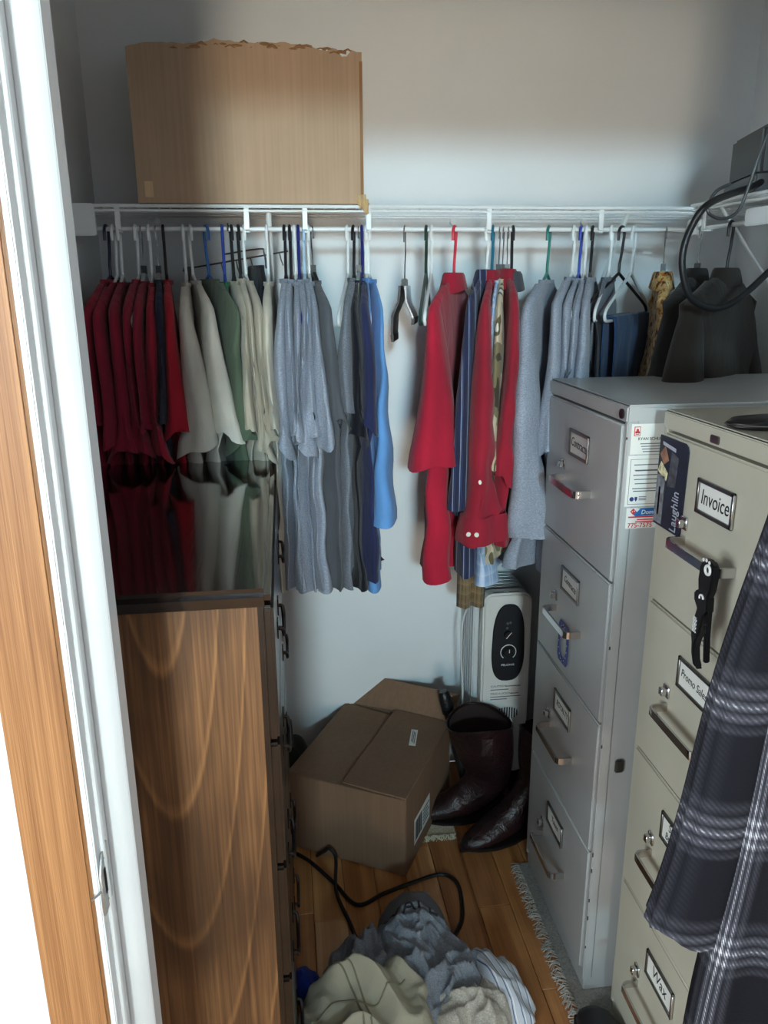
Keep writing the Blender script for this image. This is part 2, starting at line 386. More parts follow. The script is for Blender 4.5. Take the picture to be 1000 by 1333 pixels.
MB().box(BX0+.005, BX1-.005, BY0+.005, BY1-.005, BZ0, BZ0+.005).build('bottom_panel', card, bigbox)
tf = MB()
for i in range(26):
    t = i/25; u = BX0+.1+(BX1-BX0-.13)*t; z = tz+.010*math.sin(PI*t)+.004*math.sin(i*2.1)
    tf.tube([(u-.011, BY0+.003, z-.004), (u, BY0+.001+.002*math.sin(i*1.7), z-.002+.0025*math.sin(i*3.3)), (u+.011, BY0+.003, z-.005)], .0028+.0014*math.sin(i*5), 5)
tf.build('torn_edge', card_e, bigbox)
MB().box(BX0+.016, BX0+.034, BY0-.0008, BY0, BZ0+.012, BZ0+.045).build('tape_patch', cardboard('cardboard_tape', (214, 182, 144)), bigbox)
MB().box(BX1-.006, BX1+.0008, BY0-.0008, BY0+.004, BZ0+.02, tz-.02).build('corner_crease', card_e, bigbox)
cr = MB()
for i in range(7):
    cr.tube([(BX1-.014+.004*i, BY0-.003, BZ0+.012*math.sin(i*2.)+.008), (BX1-.010+.003*i, BY0-.006, BZ0-.004-.003*i), (BX1-.004+.002*i, BY0-.002, BZ0+.01)], .0035, 5)
cr.build('crushed_corner', cardboard('cardboard_frayed', (206, 176, 130)), bigbox)

# box on the floor: rotated, flaps loosely closed
A = Vector((.265, 1.705)); B = Vector((-.033, 1.868)); D = Vector((.425, 2.03))
ex = (B-A).normalized(); ey = Vector((-ex.y, ex.x)); ey = ey if ey.dot(D-A) > 0 else -ey
bw, bd, bh = .345, .40, .235
fb = empty('cardboard_box', (A.x, A.y, 0), math.atan2(ey.y, ey.x)); tag(fb, 'brown cardboard box with half open flaps lying on the floor', 'box')
# local: +x runs back along the right face, +y runs along the front face to the left
def fbox(name, m, *a, **k): return box(name, m, *a, parent=fb, **k)
fbox('front_panel', card_d, 0, .005, 0, bw, 0, bh, bevel=.0012); fbox('back_panel', card_d, bd-.005, bd, 0, bw, 0, bh, bevel=.0012)
fbox('side_panel', card_d, .005, bd-.005, 0, .005, 0, bh, bevel=.0012); fbox('side_panel', card_d, .005, bd-.005, bw-.005, bw, 0, bh, bevel=.0012)
fbox('bottom_panel', card_d, .005, bd-.005, .005, bw-.005, 0.0, .005, bevel=.001)
def flap(name, quad, t=.0045):
    q = [Vector(p) for p in quad]; n = (q[1]-q[0]).cross(q[3]-q[0]).normalized()*t
    return MB().add(q+[p+n for p in q], [(3,2,1,0),(4,5,6,7),(0,1,5,4),(1,2,6,5),(2,3,7,6),(3,0,4,7)]).build(name, card_d, fb, bevel=.001, seg=1)
fl = flap('top_flap', [(.002, .0, bh), (bd-.002, .0, bh), (bd-.002, .180, bh+.006), (.002, .180, bh+.006)])
flap('top_flap', [(.004, bw, bh-.002), (.004, .176, bh-.006), (bd-.02, .176, bh-.006), (bd-.006, bw, bh-.002)])
flap('top_flap', [(bd, .0, bh), (bd, bw, bh), (bd+.05, bw-.02, bh+.085), (bd+.045, -.015, bh+.075)])
flap('top_flap', [(.005, .01, bh-.004), (.10, .02, bh-.03), (.10, bw-.02, bh-.03), (.005, bw-.01, bh-.004)])
paper = plain('white_paper', (226, 226, 218), .7, var=.03); ink = plain('black_ink', (22, 22, 24), .6); inkgrey = plain('grey_ink', (96, 98, 104), .7)
sl = MB()
def on_flap(u, v, t): # u along x, v along y on the right hand flap
    zz = bh + .0333*v + .0046 + t
    return (u, v, zz)
lab = MB().prism([(.235, .055), (.315, .075), (.311, .094), (.231, .074)], on_flap, .0004, .0012).build('address_label', paper, fb)
for k in range(3): MB().prism([(.245+.003*k, .062+.005*k), (.300+.003*k, .0755+.005*k), (.299+.003*k, .0775+.005*k), (.244+.003*k, .064+.005*k)], on_flap, .0012, .0016).build('print_line', inkgrey, lab)
ship = fbox('shipping_label', paper, .07, .20, -.0008, 0, .045, .125, bevel=0.0002, seg=1)
for k in range(9): MB().box(.078+.006*k, .0805+.006*k+(.001 if k % 3 else 0), -.0014, -.0008, .055, .115).build('bar', ink, ship)
for k in range(5): MB().box(.140, .192-.008*(k % 2), -.0014, -.0008, .060+.011*k, .064+.011*k).build('print_line', inkgrey, ship)

# ------------------------------------------------------------------ chest of drawers
sidew = wood('stained_side_wood', (66, 44, 31), (176, 126, 80), (7, 7, .5), .38, 3.0, .15, .28, cath=((.178, -.194, -1.45*.14), (1, .2, .14), 10.0), ring=.30)
espresso = wood('dark_espresso_wood', (20, 13, 11), (36, 24, 20), (9, .9, 9), .12, 2, 1.0, .05)
espresso.node_tree.nodes['Principled BSDF'].inputs['Coat Roughness'].default_value = .06
espresso2 = wood('dark_drawer_wood', (20, 14, 12), (36, 25, 20), (9, .9, 9), .3, 2, .3, .05)
ch = empty('chest_of_drawers', (0, 0, 0)); tag(ch, 'tall wooden chest of drawers with glossy dark top', 'dresser')
CX0, CX1, CY0, CY1 = XL+.008, -.046, .968, 1.722
box('side_panel', sidew, CX0, CX1, CY0, CY0+.018, .05, 1.116, ch, .002)
box('side_panel', sidew, CX0, CX1, CY1-.018, CY1, .05, 1.116, ch, .002)
box('back_panel', espresso2, CX0, CX0+.008, CY0+.018, CY1-.018, .05, 1.116, ch, .001)
box('plinth', espresso2, CX0+.01, CX1-.01, CY0+.01, CY1-.01, 0, .05, ch, .002)
box('face_frame', espresso2, CX1-.018, CX1+.006, CY0+.0005, CY0+.018, .05, 1.115, ch, .0015)
box('face_frame', espresso2, CX1-.018, CX1+.006, CY1-.018, CY1-.0005, .05, 1.115, ch, .0015)
box('top', espresso, CX0, -.029, .945, 1.745, 1.116, 1.142, ch, .009, 4)
pull = plain('dark_bronze_pull', (44, 38, 34), .35, .7)
for k in range(5):
    z0 = .062+.2098*k; z1 = z0+.204
    d = box('drawer', espresso2, CX1-.012, CX1+.019, CY0+.012, CY1-.012, z0, z1, ch, .004)
    for yy in (1.18, 1.52):
        z = (z0+z1)/2
        p = MB().tube(smoothpath([(CX1+.019, yy-.045, z), (CX1+.027, yy-.045, z-.002), (CX1+.029, yy-.03, z-.018), (CX1+.029, yy+.03, z-.018), (CX1+.027, yy+.045, z-.002), (CX1+.019, yy+.045, z)], 4), .0034, 6)
        p.box(CX1+.019, CX1+.021, yy-.055, yy-.035, z-.014, z+.014).box(CX1+.019, CX1+.021, yy+.035, yy+.055, z-.014, z+.014)
        p.build('pull', pull, d)

# ------------------------------------------------------------------ filing cabinets
chrome = plain('chrome', (205, 205, 205), .22, 1.0, var=.02)
steel_d = plain('dark_steel_frame', (120, 118, 114), .3, .9)
def filing_cabinet(label, paint, x0, y0, y1, zoff, cards, depth):
    H = 1.309; seams = [1.277, .971, .668, .362, .055]
    c = empty('filing_cabinet', (0, 0, 0)); tag(c, label, 'cabinet')
    z0 = zoff
    body = MB(); xb = x0+.016
    body.box(xb+.004, x0+depth, y0, y1, z0+.03, H-.001)
    body.build('body', paint, c, bevel=.003)
    box('top_rim', paint, x0, xb+.02, y0-.0007, y1+.0007, seams[0]+.002, H, c, .003)
    box('top_panel', paint, x0+.003, x0+depth, y0-.001, y1+.001, H-.003, H+.002, c, .002)
    for ya, yb in ((y0-.0004, y0+.011), (y1-.011, y1+.0004)): box('front_post', paint, x0+.002, xb+.006, ya, yb, z0+.03, seams[0]+.004, c, .002)
    box('kick_plate', paint, x0+.006, x0+depth, y0+.002, y1-.002, z0, seams[4]-.002, c, .002)
    for i in range(4):
        za, zb = seams[i+1]+.0015, seams[i]-.0025
        d = box('drawer', paint, x0-.002, xb+.003, y0+.0125, y1-.0125, za, zb, c, .0035, 3)
        zt = seams[i]; ym = (y0+y1)/2
        # label holder
        la, lb = ym-.052, ym+.052; l0, l1 = zt-.108, zt-.052
        h = MB()
        for a, b_, q0, q1 in ((la, lb, l1-.0065, l1), (la, lb, l0, l0+.0065), (la, la+.006, l0, l1), (lb-.006, lb, l0, l1)): h.box(x0-.0065, x0-.002, a, b_, q0, q1)
        hh = h.build('label_holder', steel_d, d, bevel=.001, seg=1)
        MB().box(x0-.0085, x0-.004, la-.003, la, l0+.002, l1-.002).build('pull_tab', chrome, d, bevel=.0008, seg=1)
        cd = MB().box(x0-.0035, x0-.002, la+.005, lb-.005, l0+.005, l1-.005).build('label_card', paper, d)
        if cards[i]:
            lines = cards[i]
            for j, (s, size, rot) in enumerate(lines):
                zc = (l0+l1)/2 + (len(lines)-1)*.010 - j*.021
                text(s, size, ink, d, (x0-.0037, ym, zc), '-X', 'handwriting', xs=.82, rot=rot, depth=.0002, shear=.1)
        # handle: flat chrome bar on two posts
        z = zt-.165; ya, yb = ym-.072, ym+.078; xo = x0-.036
        pth = smoothpath([(x0-.002, ya, z), (xo+.010, ya, z), (xo+.002, ya+.006, z), (xo, ya+.018, z), (xo, yb-.018, z), (xo+.002, yb-.006, z), (xo+.010, yb, z), (x0-.002, yb, z)], 3)
        vs = []; prof = []
        ring = []
        for q, p in enumerate(pth):
            t = (pth[min(q+1, len(pth)-1)]-pth[max(q-1, 0)]).normalized(); nn = Vector((-t.y, t.x, 0))
            ring.append([p+nn*.002+Vector((0, 0, .0075)), p-nn*.002+Vector((0, 0, .0075)), p-nn*.002-Vector((0, 0, .0075)), p+nn*.002-Vector((0, 0, .0075))])
        MB().loft(ring, True, True).build('handle', chrome, d, bevel=.0008, seg=1)
        lt = MB().box(x0-.006, x0-.002, yb-.006, yb+.014, z+.018, z+.04).box(x0-.016, x0-.006, yb-.002, yb+.010, z+.022, z+.036)
        lt.build('thumb_latch', chrome, d, bevel=.0012, seg=1)
    return c
paint1 = plain('grey_cabinet_paint', (176, 178, 176), .36, var=.02, coat=.1); paint2 = plain('putty_cabinet_paint', (186, 182, 164), .38, var=.02, coat=.1)
Y1a, Y1b, X1 = 1.3067, 1.7238, .598
Y2a, Y2b, X2 = .8746, 1.2556, .641
RUGT = .005
cab1 = filing_cabinet('light grey four drawer filing cabinet, the farther of the two', paint1, X1, Y1a, Y1b, RUGT,
    [[('Contracts', .026, -.05)], [('Contracts', .021, -.1)], [('ROYALTY', .020, 0)], [('Taxes', .022, 0)]], .67)
cab2 = filing_cabinet('putty beige four drawer filing cabinet, the nearer one with hanging key holder', paint2, X2, Y2a, Y2b, RUGT,
    [[('Invoice', .034, 0)], [('Promo Sales', .020, -.05)], [('Salvage', .022, 0), ('Brochures', .020, 0)], [('Wax', .034, -.05)]], .64)
blk = plain('black_plastic', (20, 20, 22), .4, var=.1)
MB().disc((X1-.001, Y1a+.018, 1.293), (-1, 0, 0), .009, 16, .003).build('lock_hole', blk, cab1)
MB().box(X2-.003, X2, 1.076, 1.100, 1.284, 1.296).build('lock_badge', steel_d, cab2, bevel=.001)
text('HON', .006, paper, cab2, (X2-.0034, 1.088, 1.290), '-X') if False else None
box('side_bracket', steel_d, .630, .648, Y1a-.008, Y1a, .565, .595, cab1, .003)
chips = MB()
rnd = random.Random(8)
for k in range(9):
    z = rnd.uniform(.1, 1.25); chips.box(X1+.0015, X1+.004, Y1a-.0004, Y1a+.001, z, z+rnd.uniform(.003, .01))
chips.build('paint_chip', plain('bare_metal_chip', (60, 56, 52), .7), cab1)

# stickers and magnets on the cabinets
red = plain('print_red', (200, 40, 44), .5); blue = plain('print_blue', (36, 104, 170), .5); navy_ink = plain('print_navy', (40, 52, 110), .5)
ys = Y1a-.0005
s1 = tag(MB().box(.608, .690, ys-.0008, ys, 1.222, 1.277).build('sticker', paper, smooth=0), 'white business card magnet with small red emblem, highest on the grey cabinet side', 'magnet')
def pic(m, parent, x0, x1, z0, z1, t=.0014, name='print_patch'): return MB().box(x0, x1, ys-t, ys-.0008, z0, z1).build(name, m, parent, smooth=0)
pic(red, s1, .613, .6245, 1.2555, 1.2725); pic(paper, s1, .6142, .6233, 1.2567, 1.2713, .0018)
for cx, cz in ((.6187, 1.2665), (.6167, 1.2625), (.6207, 1.2625)): MB().disc((cx, ys-.0018, cz), (0, -1, 0), .0024, 10, .0005).build('emblem_oval', red, s1)
pic(red, s1, .6155, .622, 1.2580, 1.2592, .0022)
text('RYAN SCHLIE', .0075, ink, s1, (.621, ys-.001, 1.250), '-Y', align='LEFT')
for k in range(4): pic(inkgrey, s1, .626+.002*k, .668, 1.2405-.0048*k, 1.2420-.0048*k, .0013, 'print_line')
s2 = tag(MB().box(.606, .690, ys-.0008, ys, 1.125, 1.220).build('sticker', paper, smooth=0), 'white information card magnet with lines of small print, middle of grey cabinet side', 'magnet')
for z0, z1, x0, x1 in ((1.2125, 1.2132, .611, .690), (1.129, 1.1297, .611, .690)): pic(inkgrey, s2, x0, x1, z0, z1, .0012, 'border_line')
pic(inkgrey, s2, .611, .6117, 1.129, 1.213, .0012, 'border_line')
for k, z in enumerate((1.202, 1.192, 1.191, 1.183, 1.175, 1.167, 1.158, 1.153)): pic(inkgrey, s2, .618+.002*(k % 3), .668, z, z+.0016, .0013, 'print_line')
MB().disc((.6185, ys-.0008, 1.139), (0, -1, 0), .0042, 12, .0006).build('emblem_cross', navy_ink, s2)
MB().prism([(.624, 1.143), (.624, 1.138), (.6265, 1.1345), (.629, 1.138), (.629, 1.143)], lambda u, v, t: (u, t, v), ys-.0014, ys-.0008).build('emblem_shield', navy_ink, s2)
for k in range(3): pic(inkgrey, s2, .632, .646, 1.1365+.003*k, 1.1378+.003*k, .0013, 'print_line')
s3 = tag(MB().box(.611, .690, ys-.0008, ys, 1.083, 1.122).build('sticker', paper, smooth=0), 'red white and blue pizza magnet with phone number, lowest on grey cabinet side', 'magnet')
P3 = lambda t: (lambda u, v, tt: (u, tt, v))
MB().prism([(.632, 1.1215), (.690, 1.1215), (.690, 1.108), (.628, 1.106), (.622, 1.112)], lambda u, v, t: (u, t, v), ys-.0013, ys-.0008).build('blue_field', blue, s3, smooth=0)
MB().prism([(.6235, 1.1215), (.6295, 1.1155), (.6235, 1.1095), (.6175, 1.1155)], lambda u, v, t: (u, t, v), ys-.0019, ys-.0013).build('red_tile', red, s3, smooth=0)
MB().prism([(.6305, 1.1145), (.6365, 1.1205), (.632, 1.1215), (.627, 1.1180)], lambda u, v, t: (u, t, v), ys-.0018, ys-.0013).build('white_tile', paper, s3, smooth=0)
for cx, cz in ((.6215, 1.1155), (.6255, 1.1165)): MB().disc((cx, ys-.0019, cz), (0, -1, 0), .0011, 8, .0003).build('dot', paper, s3)
pic(red, s3, .615, .690, 1.1035, 1.106, .0013)
text("Domino's", .0115, paper, s3, (.6385, ys-.0016, 1.1135), '-Y', align='LEFT', shear=.15)
for k in range(2): pic(red, s3, .632-.003*k, .668, 1.0985-.004*k, 1.1005-.004*k, .0013, 'print_line')
text('775-7575', .0125, red, s3, (.6145, ys-.001, 1.0885), '-Y', align='LEFT', depth=.0005)
# dark picture magnet on the putty cabinet
mg = empty('picture_magnet', (X2-.003, 1.20, 1.19)); tag(mg, 'dark navy picture magnet with slanted print on the beige cabinet drawer', 'magnet')
navyc = plain('magnet_navy', (22, 28, 46), .55, var=.25, scale=60)
ol = [(.051, -.078), (-.040, -.078), (-.044, -.070), (-.046, .066), (-.042, .074), (-.034, .078), (.051, .078)]
MB().prism(ol, lambda u, v, t: (t, u, v), -.002, 0).build('sheet', navyc, mg, smooth=0)
def mpatch(c, o, nm='print_patch'): MB().prism(o, lambda u, v, t: (t, u, v), -.0026, -.002).build(nm, c, mg, smooth=0)
def rect(y1, y0, z0, z1): return [(y0, z0), (y1, z0), (y1, z1), (y0, z1)]
mpatch(plain('print_grey', (120, 122, 128), .5, var=.3, scale=90), rect(.050, .022, -.074, .010))
mpatch(plain('print_skin', (150, 104, 78), .5, var=.2, scale=70), [(.046, .046), (.030, .030), (.014, .040), (.030, .062)])
mpatch(plain('print_cream', (196, 188, 150), .5, var=.3, scale=90), [(.050, .016), (.018, .004), (.014, .018), (.040, .034)])
mpatch(plain('print_smoke', (70, 72, 78), .5, var=.4, scale=80), [(.012, -.004), (-.014, .000), (-.018, .050), (.006, .058), (.010, .02)])
mpatch(plain('print_rust', (150, 60, 56), .5, var=.3), rect(.040, .034, -.060, -.010))
text('Laughlin', .030, plain('print_silver', (176, 178, 190), .5), mg, (-.0024, -.020, -.040), '-X', rot=PI/2, xs=.72)
text('VEGAS', .015, plain('print_silver', (176, 178, 190), .5), mg, (-.0024, .018, .066), '-X', rot=-.15) if False else None
mpatch(plain('print_silver', (176, 178, 190), .5), [(.040, .069), (.038, .063), (-.006, .058), (-.006, .064)])
# blue star bordered card under the drawer pull of the grey cabinet
bc = empty('star_border_card', (X1-.0035, 1.533, .745)); tag(bc, 'blue rectangular frame magnet with oval opening and white stars on grey drawer', 'magnet')
fr = MB(); n = 28; out = []; inn = []
for k in range(n):
    a = 2*PI*k/n; c_, s_ = math.cos(a), math.sin(a); q = 1/max(abs(c_)/.030, abs(s_)/.048)
    out.append((c_*q, s_*q)); inn.append((c_*.021, s_*.036))
V = []
for t in (0, -.0015):
    V += [(t, -u, v) for u, v in out] + [(t, -u, v) for u, v in inn]
F = []
for k in range(n):
    j = (k+1) % n
    F += [(k, j, n+j, n+k), (2*n+k, 2*n+j, 3*n+j, 3*n+k), (k, j, 2*n+j, 2*n+k), (n+k, n+j, 3*n+j, 3*n+k)]
fr.add(V, F).build('frame', plain('frame_blue', (44, 52, 128), .5), bc, smooth=0)
for k in range(16):
    a = 2*PI*k/16+.1; c_, s_ = math.cos(a), math.sin(a); MB().disc((-.0015, -c_*.0255, s_*.0425), (-1, 0, 0), .0016, 5, .0004).build('star', paper, bc, smooth=0)

# black dangling novelty on the beige drawer handle
kx = X2-.047
key = empty('novelty_key_holder', (kx, .982, 1.115)); tag(key, 'black rubber novelty strap with round white eye hanging on drawer handle', 'key holder')
rub = plain('black_rubber', (16, 16, 18), .45, var=.15)
def kp(o, t0=-.008, t1=.004): return MB().prism(o, lambda u, v, t: (t, -u, v), t0, t1)
head = [(-.018, .010), (-.012, .022), (.006, .024), (.017, .018), (.019, .002), (.016, -.020), (.010, -.036), (-.016, -.030), (-.020, -.012)]
kp(head).build('head', rub, key, bevel=.003)
body = [(-.014, -.026), (.012, -.030), (.014, -.052), (.006, -.062), (.000, -.090), (-.008, -.108), (-.010, -.120), (-.006, -.136), (.004, -.148), (-.008, -.144), (-.016, -.128), (-.018, -.112), (-.022, -.100), (-.020, -.078), (-.014, -.056), (-.024, -.046), (-.026, -.034)]
kp(body).build('body', rub, key, bevel=.002)
kp([(.004, -.050), (.014, -.048), (.016, -.085), (.022, -.128), (.015, -.130), (.008, -.086)], -.006, .002).build('strap_tail', rub, key, bevel=.0015)
whitep = plain('white_print', (232, 232, 230), .5)
MB().tube([(-.0085, -(.006+.0065*math.cos(2*PI*k/16)), .010+.0065*math.sin(2*PI*k/16)) for k in range(16)], .0022, 6, closed=True).build('eye_ring', whitep, key)
for yy, zz in ((-.008, .024), (.0, .0255), (.008, .0245)): MB().disc((-.0083, -yy, zz-.003), (-1, 0, 0), .003, 6, .0006).build('crown_dot', whitep, key)
MB().tube([(-.009, -(-.002+.005*math.cos(a)), -.036+.005*math.sin(a)) for a in [k*.4 for k in range(10)]], .0014, 5).build('mark', whitep, key)
for k in range(4): MB().box(-.0088, -.0080, .008, .017, -.073-.006*k, -.070-.006*k).build('print_line', whitep, key)
for k in range(3): MB().box(-.0088, -.0080, .008+.004*k, .0095+.004*k, -.094, -.070).build('print_line', whitep, key)
# sunglasses-like black disc on the beige cabinet top
hz = 1.311
dsc = empty('black_case', (.715, 1.06, hz)); tag(dsc, 'small black oval case lying on top of the beige filing cabinet', 'case')
rr = [[(.075*s_*math.cos(2*PI*k/28), .035*s_*math.sin(2*PI*k/28), z) for k in range(28)] for s_, z in ((.8, 0), (1, .005), (1, .010), (.9, .015), (.5, .018))]
MB().loft(rr, True, True).build('shell', blk, dsc)
MB().tube([(.0765*math.cos(2*PI*k/28), .0365*math.sin(2*PI*k/28), .0075) for k in range(28)], .0013, 5, closed=True).build('seam', steel_d, dsc)

# ------------------------------------------------------------------ oil radiator
hw = plain('heater_white', (212, 212, 206), .4, var=.02); hfin = plain('heater_fin_white', (196, 200, 200), .4, var=.03)
HX0, HX1, HY, HT = .530, .672, 1.985, .680
ht = empty('oil_radiator', (0, 0, 0)); tag(ht, 'white oil filled radiator heater with black control panel in the corner', 'heater')
def rrect(x0, x1, z0, z1, r, n=6):
    o = []
    for cx, cz, a0 in ((x1-r, z0+r, -PI/2), (x1-r, z1-r, 0), (x0+r, z1-r, PI/2), (x0+r, z0+r, PI)):
        for k in range(n+1): a = a0+PI/2*k/n; o.append((cx+r*math.cos(a), cz+r*math.sin(a)))
    return o
mpx = lambda u, v, t: (u, t, v)
hb = MB().prism(rrect(HX0, HX1, .10, HT, .03), mpx, HY, HY+.045).build('control_housing', hw, ht, bevel=.006, seg=3)
for k in range(6):
    y = HY+.058+.027*k
    MB().prism(rrect(HX0-.014, HX1+.012, .10, HT-.012, .03), mpx, y, y+.013).build('fin', hfin, ht, bevel=.004, seg=2)
for z in (.18, HT-.09): MB().tube([(.583, HY+.04, z), (.583, 2.195, z)], .022, 12).build('manifold', hfin, ht)
for sx in (HX0+.02, HX1-.02):
    for y in (HY+.03, 2.16): MB().disc((sx-.012, y, .026), (1, 0, 0), .025, 16, .024).build('castor', blk, ht)
for ya in (HY+.015, 2.145): box('foot', blk, HX0+.01, HX1-.01, ya, ya+.03, .045, .10, ht, .003)
cx = (HX0+HX1)/2+.004
po = []
for k in range(40):
    a = 2*PI*k/40; c_, s_ = math.cos(a), math.sin(a)
    wd = .056 - .017*(s_+1)/2
    po.append((cx+wd*math.copysign(abs(c_)**.7, c_), .528+(.122 if s_ > 0 else .118)*math.copysign(abs(s_)**(.55 if s_ > 0 else .95), s_)))
cpn = MB().prism(po, mpx, HY-.005, HY).build('control_panel', plain('panel_black', (30, 32, 36), .35), ht, bevel=.003)
MB().disc((cx, HY-.005, .503), (0, -1, 0), .0175, 20, .012, .014).build('thermostat_knob', blk, ht)
MB().tube([(cx+.0225*math.cos(a), HY-.006, .503+.0225*math.sin(a)) for a in [-.9+ k*(PI+1.8)/20 for k in range(21)]], .0013, 5).build('dial_scale', whitep, ht)
MB().box(cx-.001, cx+.001, HY-.0176, HY-.0165, .505, .516).build('knob_mark', whitep, ht)
MB().disc((cx-.003, HY-.005, .558), (0, -1, 0), .013, 18, .009, .011).build('power_knob', blk, ht)
MB().add([(cx-.011, HY-.0146, .549), (cx-.0085, HY-.0146, .549), (cx+.006, HY-.0146, .567), (cx+.0035, HY-.0146, .567)], [(0, 1, 2, 3)]).build('knob_mark', whitep, ht)
for dx, z in ((-.005, .592), (.003, .594), (-.006, .578)): MB().disc((cx+dx, HY-.005, z), (0, -1, 0), .0035, 10, .002).build('indicator', inkgrey, ht)
text('PELONIS', .0085, whitep, ht, (cx, HY-.0052, .462), '-Y', xs=1.2)
text('CAUTION:', .0085, inkgrey, ht, (HX0+.028, HY-.0004, .392), '-Y', align='LEFT', xs=1.2)
text('PRECAUCION:', .0085, inkgrey, ht, (HX0+.028, HY-.0004, .368), '-Y', align='LEFT', xs=1.2)
for x0, x1, z in ((.072, .118, .391), (.028, .082, .381), (.088, .112, .367), (.028, .118, .358), (.028, .078, .350)): MB().box(HX0+x0, HX0+x1, HY-.0006, HY, z-.0012, z+.0012).build('print_line', inkgrey, ht, smooth=0)
for k in range(9):
    x = HX0+.048+.0075*k; q = math.sqrt(max(0, 1-((k-4)/5.2)**2))*.020
    MB().box(x, x+.0038, HY-.0008, HY, .302-q, .302+q).build('vent_slot', blk, ht, smooth=0)
MB().tube([(cx+.040*math.cos(2*PI*k/28), HY-.0005, .302+.023*math.sin(2*PI*k/28)) for k in range(28)], .0012, 5, closed=True).build('vent_rim', hw, ht)
for k in range(2): MB().box(HX0+.03+.045*k, HX0+.06+.045*k, HY+.012, HY+.016, HT, HT+.0006).build('top_slot', blk, ht, smooth=0)
hc = MB().tube(smoothpath([(HX0-.010, HY+.10, .62), (HX0-.045, HY+.06, .58), (HX0-.05, HY+.05, .48), (HX0-.045, HY+.04, .36), (HX0-.05, HY+.03, .26)], 6), .0032, 6).build('power_cord', plain('cord_white', (200, 202, 200), .5), ht)

# ------------------------------------------------------------------ cowboy boots
leather = NB('oxblood_leather'); leather.p.inputs['Roughness'].default_value = .28
vv = leather.coord(); leather.l(leather.ramp(leather.noise(vv, 14, 4), [(.3, lin((26, 16, 18))), (.7, lin((46, 26, 27)))]), leather.p.inputs['Base Color'])
leather.bump(leather.math('ADD', leather.noise(vv, 26, 4, .6, .8), leather.math('MULTIPLY', leather.noise(vv, 240, 2), .15)), .55, .012); leather = leather.m
sole_m = plain('boot_sole', (30, 22, 20), .5); lining = plain('boot_lining', (52, 34, 30), .8)
def boot(label, loc, rz, tilt=(0, 0), shaft=.32, sw=1.0, seed=0, scal=.018):
    b = empty('cowboy_boot', loc, rz); tag(b, label, 'boot', 'pair of cowboy boots on the floor')
    S = [(.290, .022, 0, .006, .008), (.283, .024, 0, .016, .013), (.262, .028, 0, .028, .020), (.225, .034, 5, .040, .027), (.180, .044, 12, .045, .036), (.135, .062, 25, .043, .048),
         (.095, .085, 42, .042, .058), (.066, .115, 62, .044, .062), (.050, .150, 80, .047, .062), (.046, .19, 90, .052*sw, .064*sw), (.046, .23, 90, .058*sw, .070*sw), (.046, .27, 90, .063*sw, .075*sw), (.046, shaft, 90, .067*sw, .079*sw)]
    rings = []; n = 24
    for i, (x, z, an, ry, rq) in enumerate(S):
        an = math.radians(an); nx, nz = -math.cos(an), math.sin(an)  # travel dir: from toe to heel, then up
        ux, uz = math.sin(an), math.cos(an)                            # in-plane axis (up for the foot, forward for the shaft)
        r = []
        for k in range(n):
            a = 2*PI*k/n; q = rq*math.cos(a); y = ry*math.sin(a); dx = 0
            if i >= 9:
                q = rq*math.cos(a)
            px, pz = x+ux*q, z+uz*q
            wr = 0
            if 4 <= i <= 9: wr = .004*noise.noise(Vector((px*30+seed, y*30, pz*55)))*2
            if i == len(S)-1: pz += scal*math.cos(2*a)
            lean = max(0, pz-.10); 
            r.append((px+wr+tilt[0]*lean, y*(1+wr*8)+tilt[1]*lean, max(pz, .006)+wr*.6))
        rings.append(r)
    up = MB().loft(rings, True, False).build('upper', leather, b, smooth=80)
    # inner lining a little inside
    lin_r = [[((v[0]-sum(q[0] for q in r)/n)*.93+sum(q[0] for q in r)/n, (v[1]-sum(q[1] for q in r)/n)*.93+sum(q[1] for q in r)/n, v[2]-.002) for v in r] for r in rings[8:]]
    MB().loft(lin_r, True, False).build('lining', lining, b, smooth=80)
    MB().tube(rings[-1], .0028, 6, closed=True).build('top_binding', leather, b)
    out = []
    for k in range(32):
        a = 2*PI*k/32; x = .140+.155*math.cos(a); t = (x+.015)/.31
        wdt = .046*(1-.35*max(0, t-.72)/.28*1.6) if t > .5 else .036+.010*t
        out.append((x, wdt*math.sin(a)*(1 if t < .9 else .7)))
    MB().prism(out, lambda u, v, t: (u, v, t + (.0 if u > .08 else 0)), .004, .013).build('sole', sole_m, b, bevel=.002)
    hl = [[(.034+sc_*.042*math.cos(2*PI*k/16), sc_*.034*math.sin(2*PI*k/16), z) for k in range(16)] for sc_, z in ((.86, 0), (1, .03), (1.02, .05))]
    MB().loft(hl, True, True).build('heel', sole_m, b)
    for s_ in (-1, 1):
        zc = shaft-.012; MB().box(.03+tilt[0]*.2, .062+tilt[0]*.2, s_*.0665*sw+tilt[1]*(shaft-.1)-.002, s_*.0665*sw+tilt[1]*(shaft-.1)+.002, zc-.05, zc+.006).build('pull_strap', leather, b, bevel=.0015)
    return b
boot('dark oxblood cowboy boot standing wide open between box and heater', (.602, 1.925, 0), math.radians(178), (.22, .12), .335, 1.18, 2, -.014)
boot('dark oxblood cowboy boot with pointed toe leaning against grey filing cabinet', (.705, 1.872, 0), math.radians(199), (-.05, .05), .33, .9, 5)

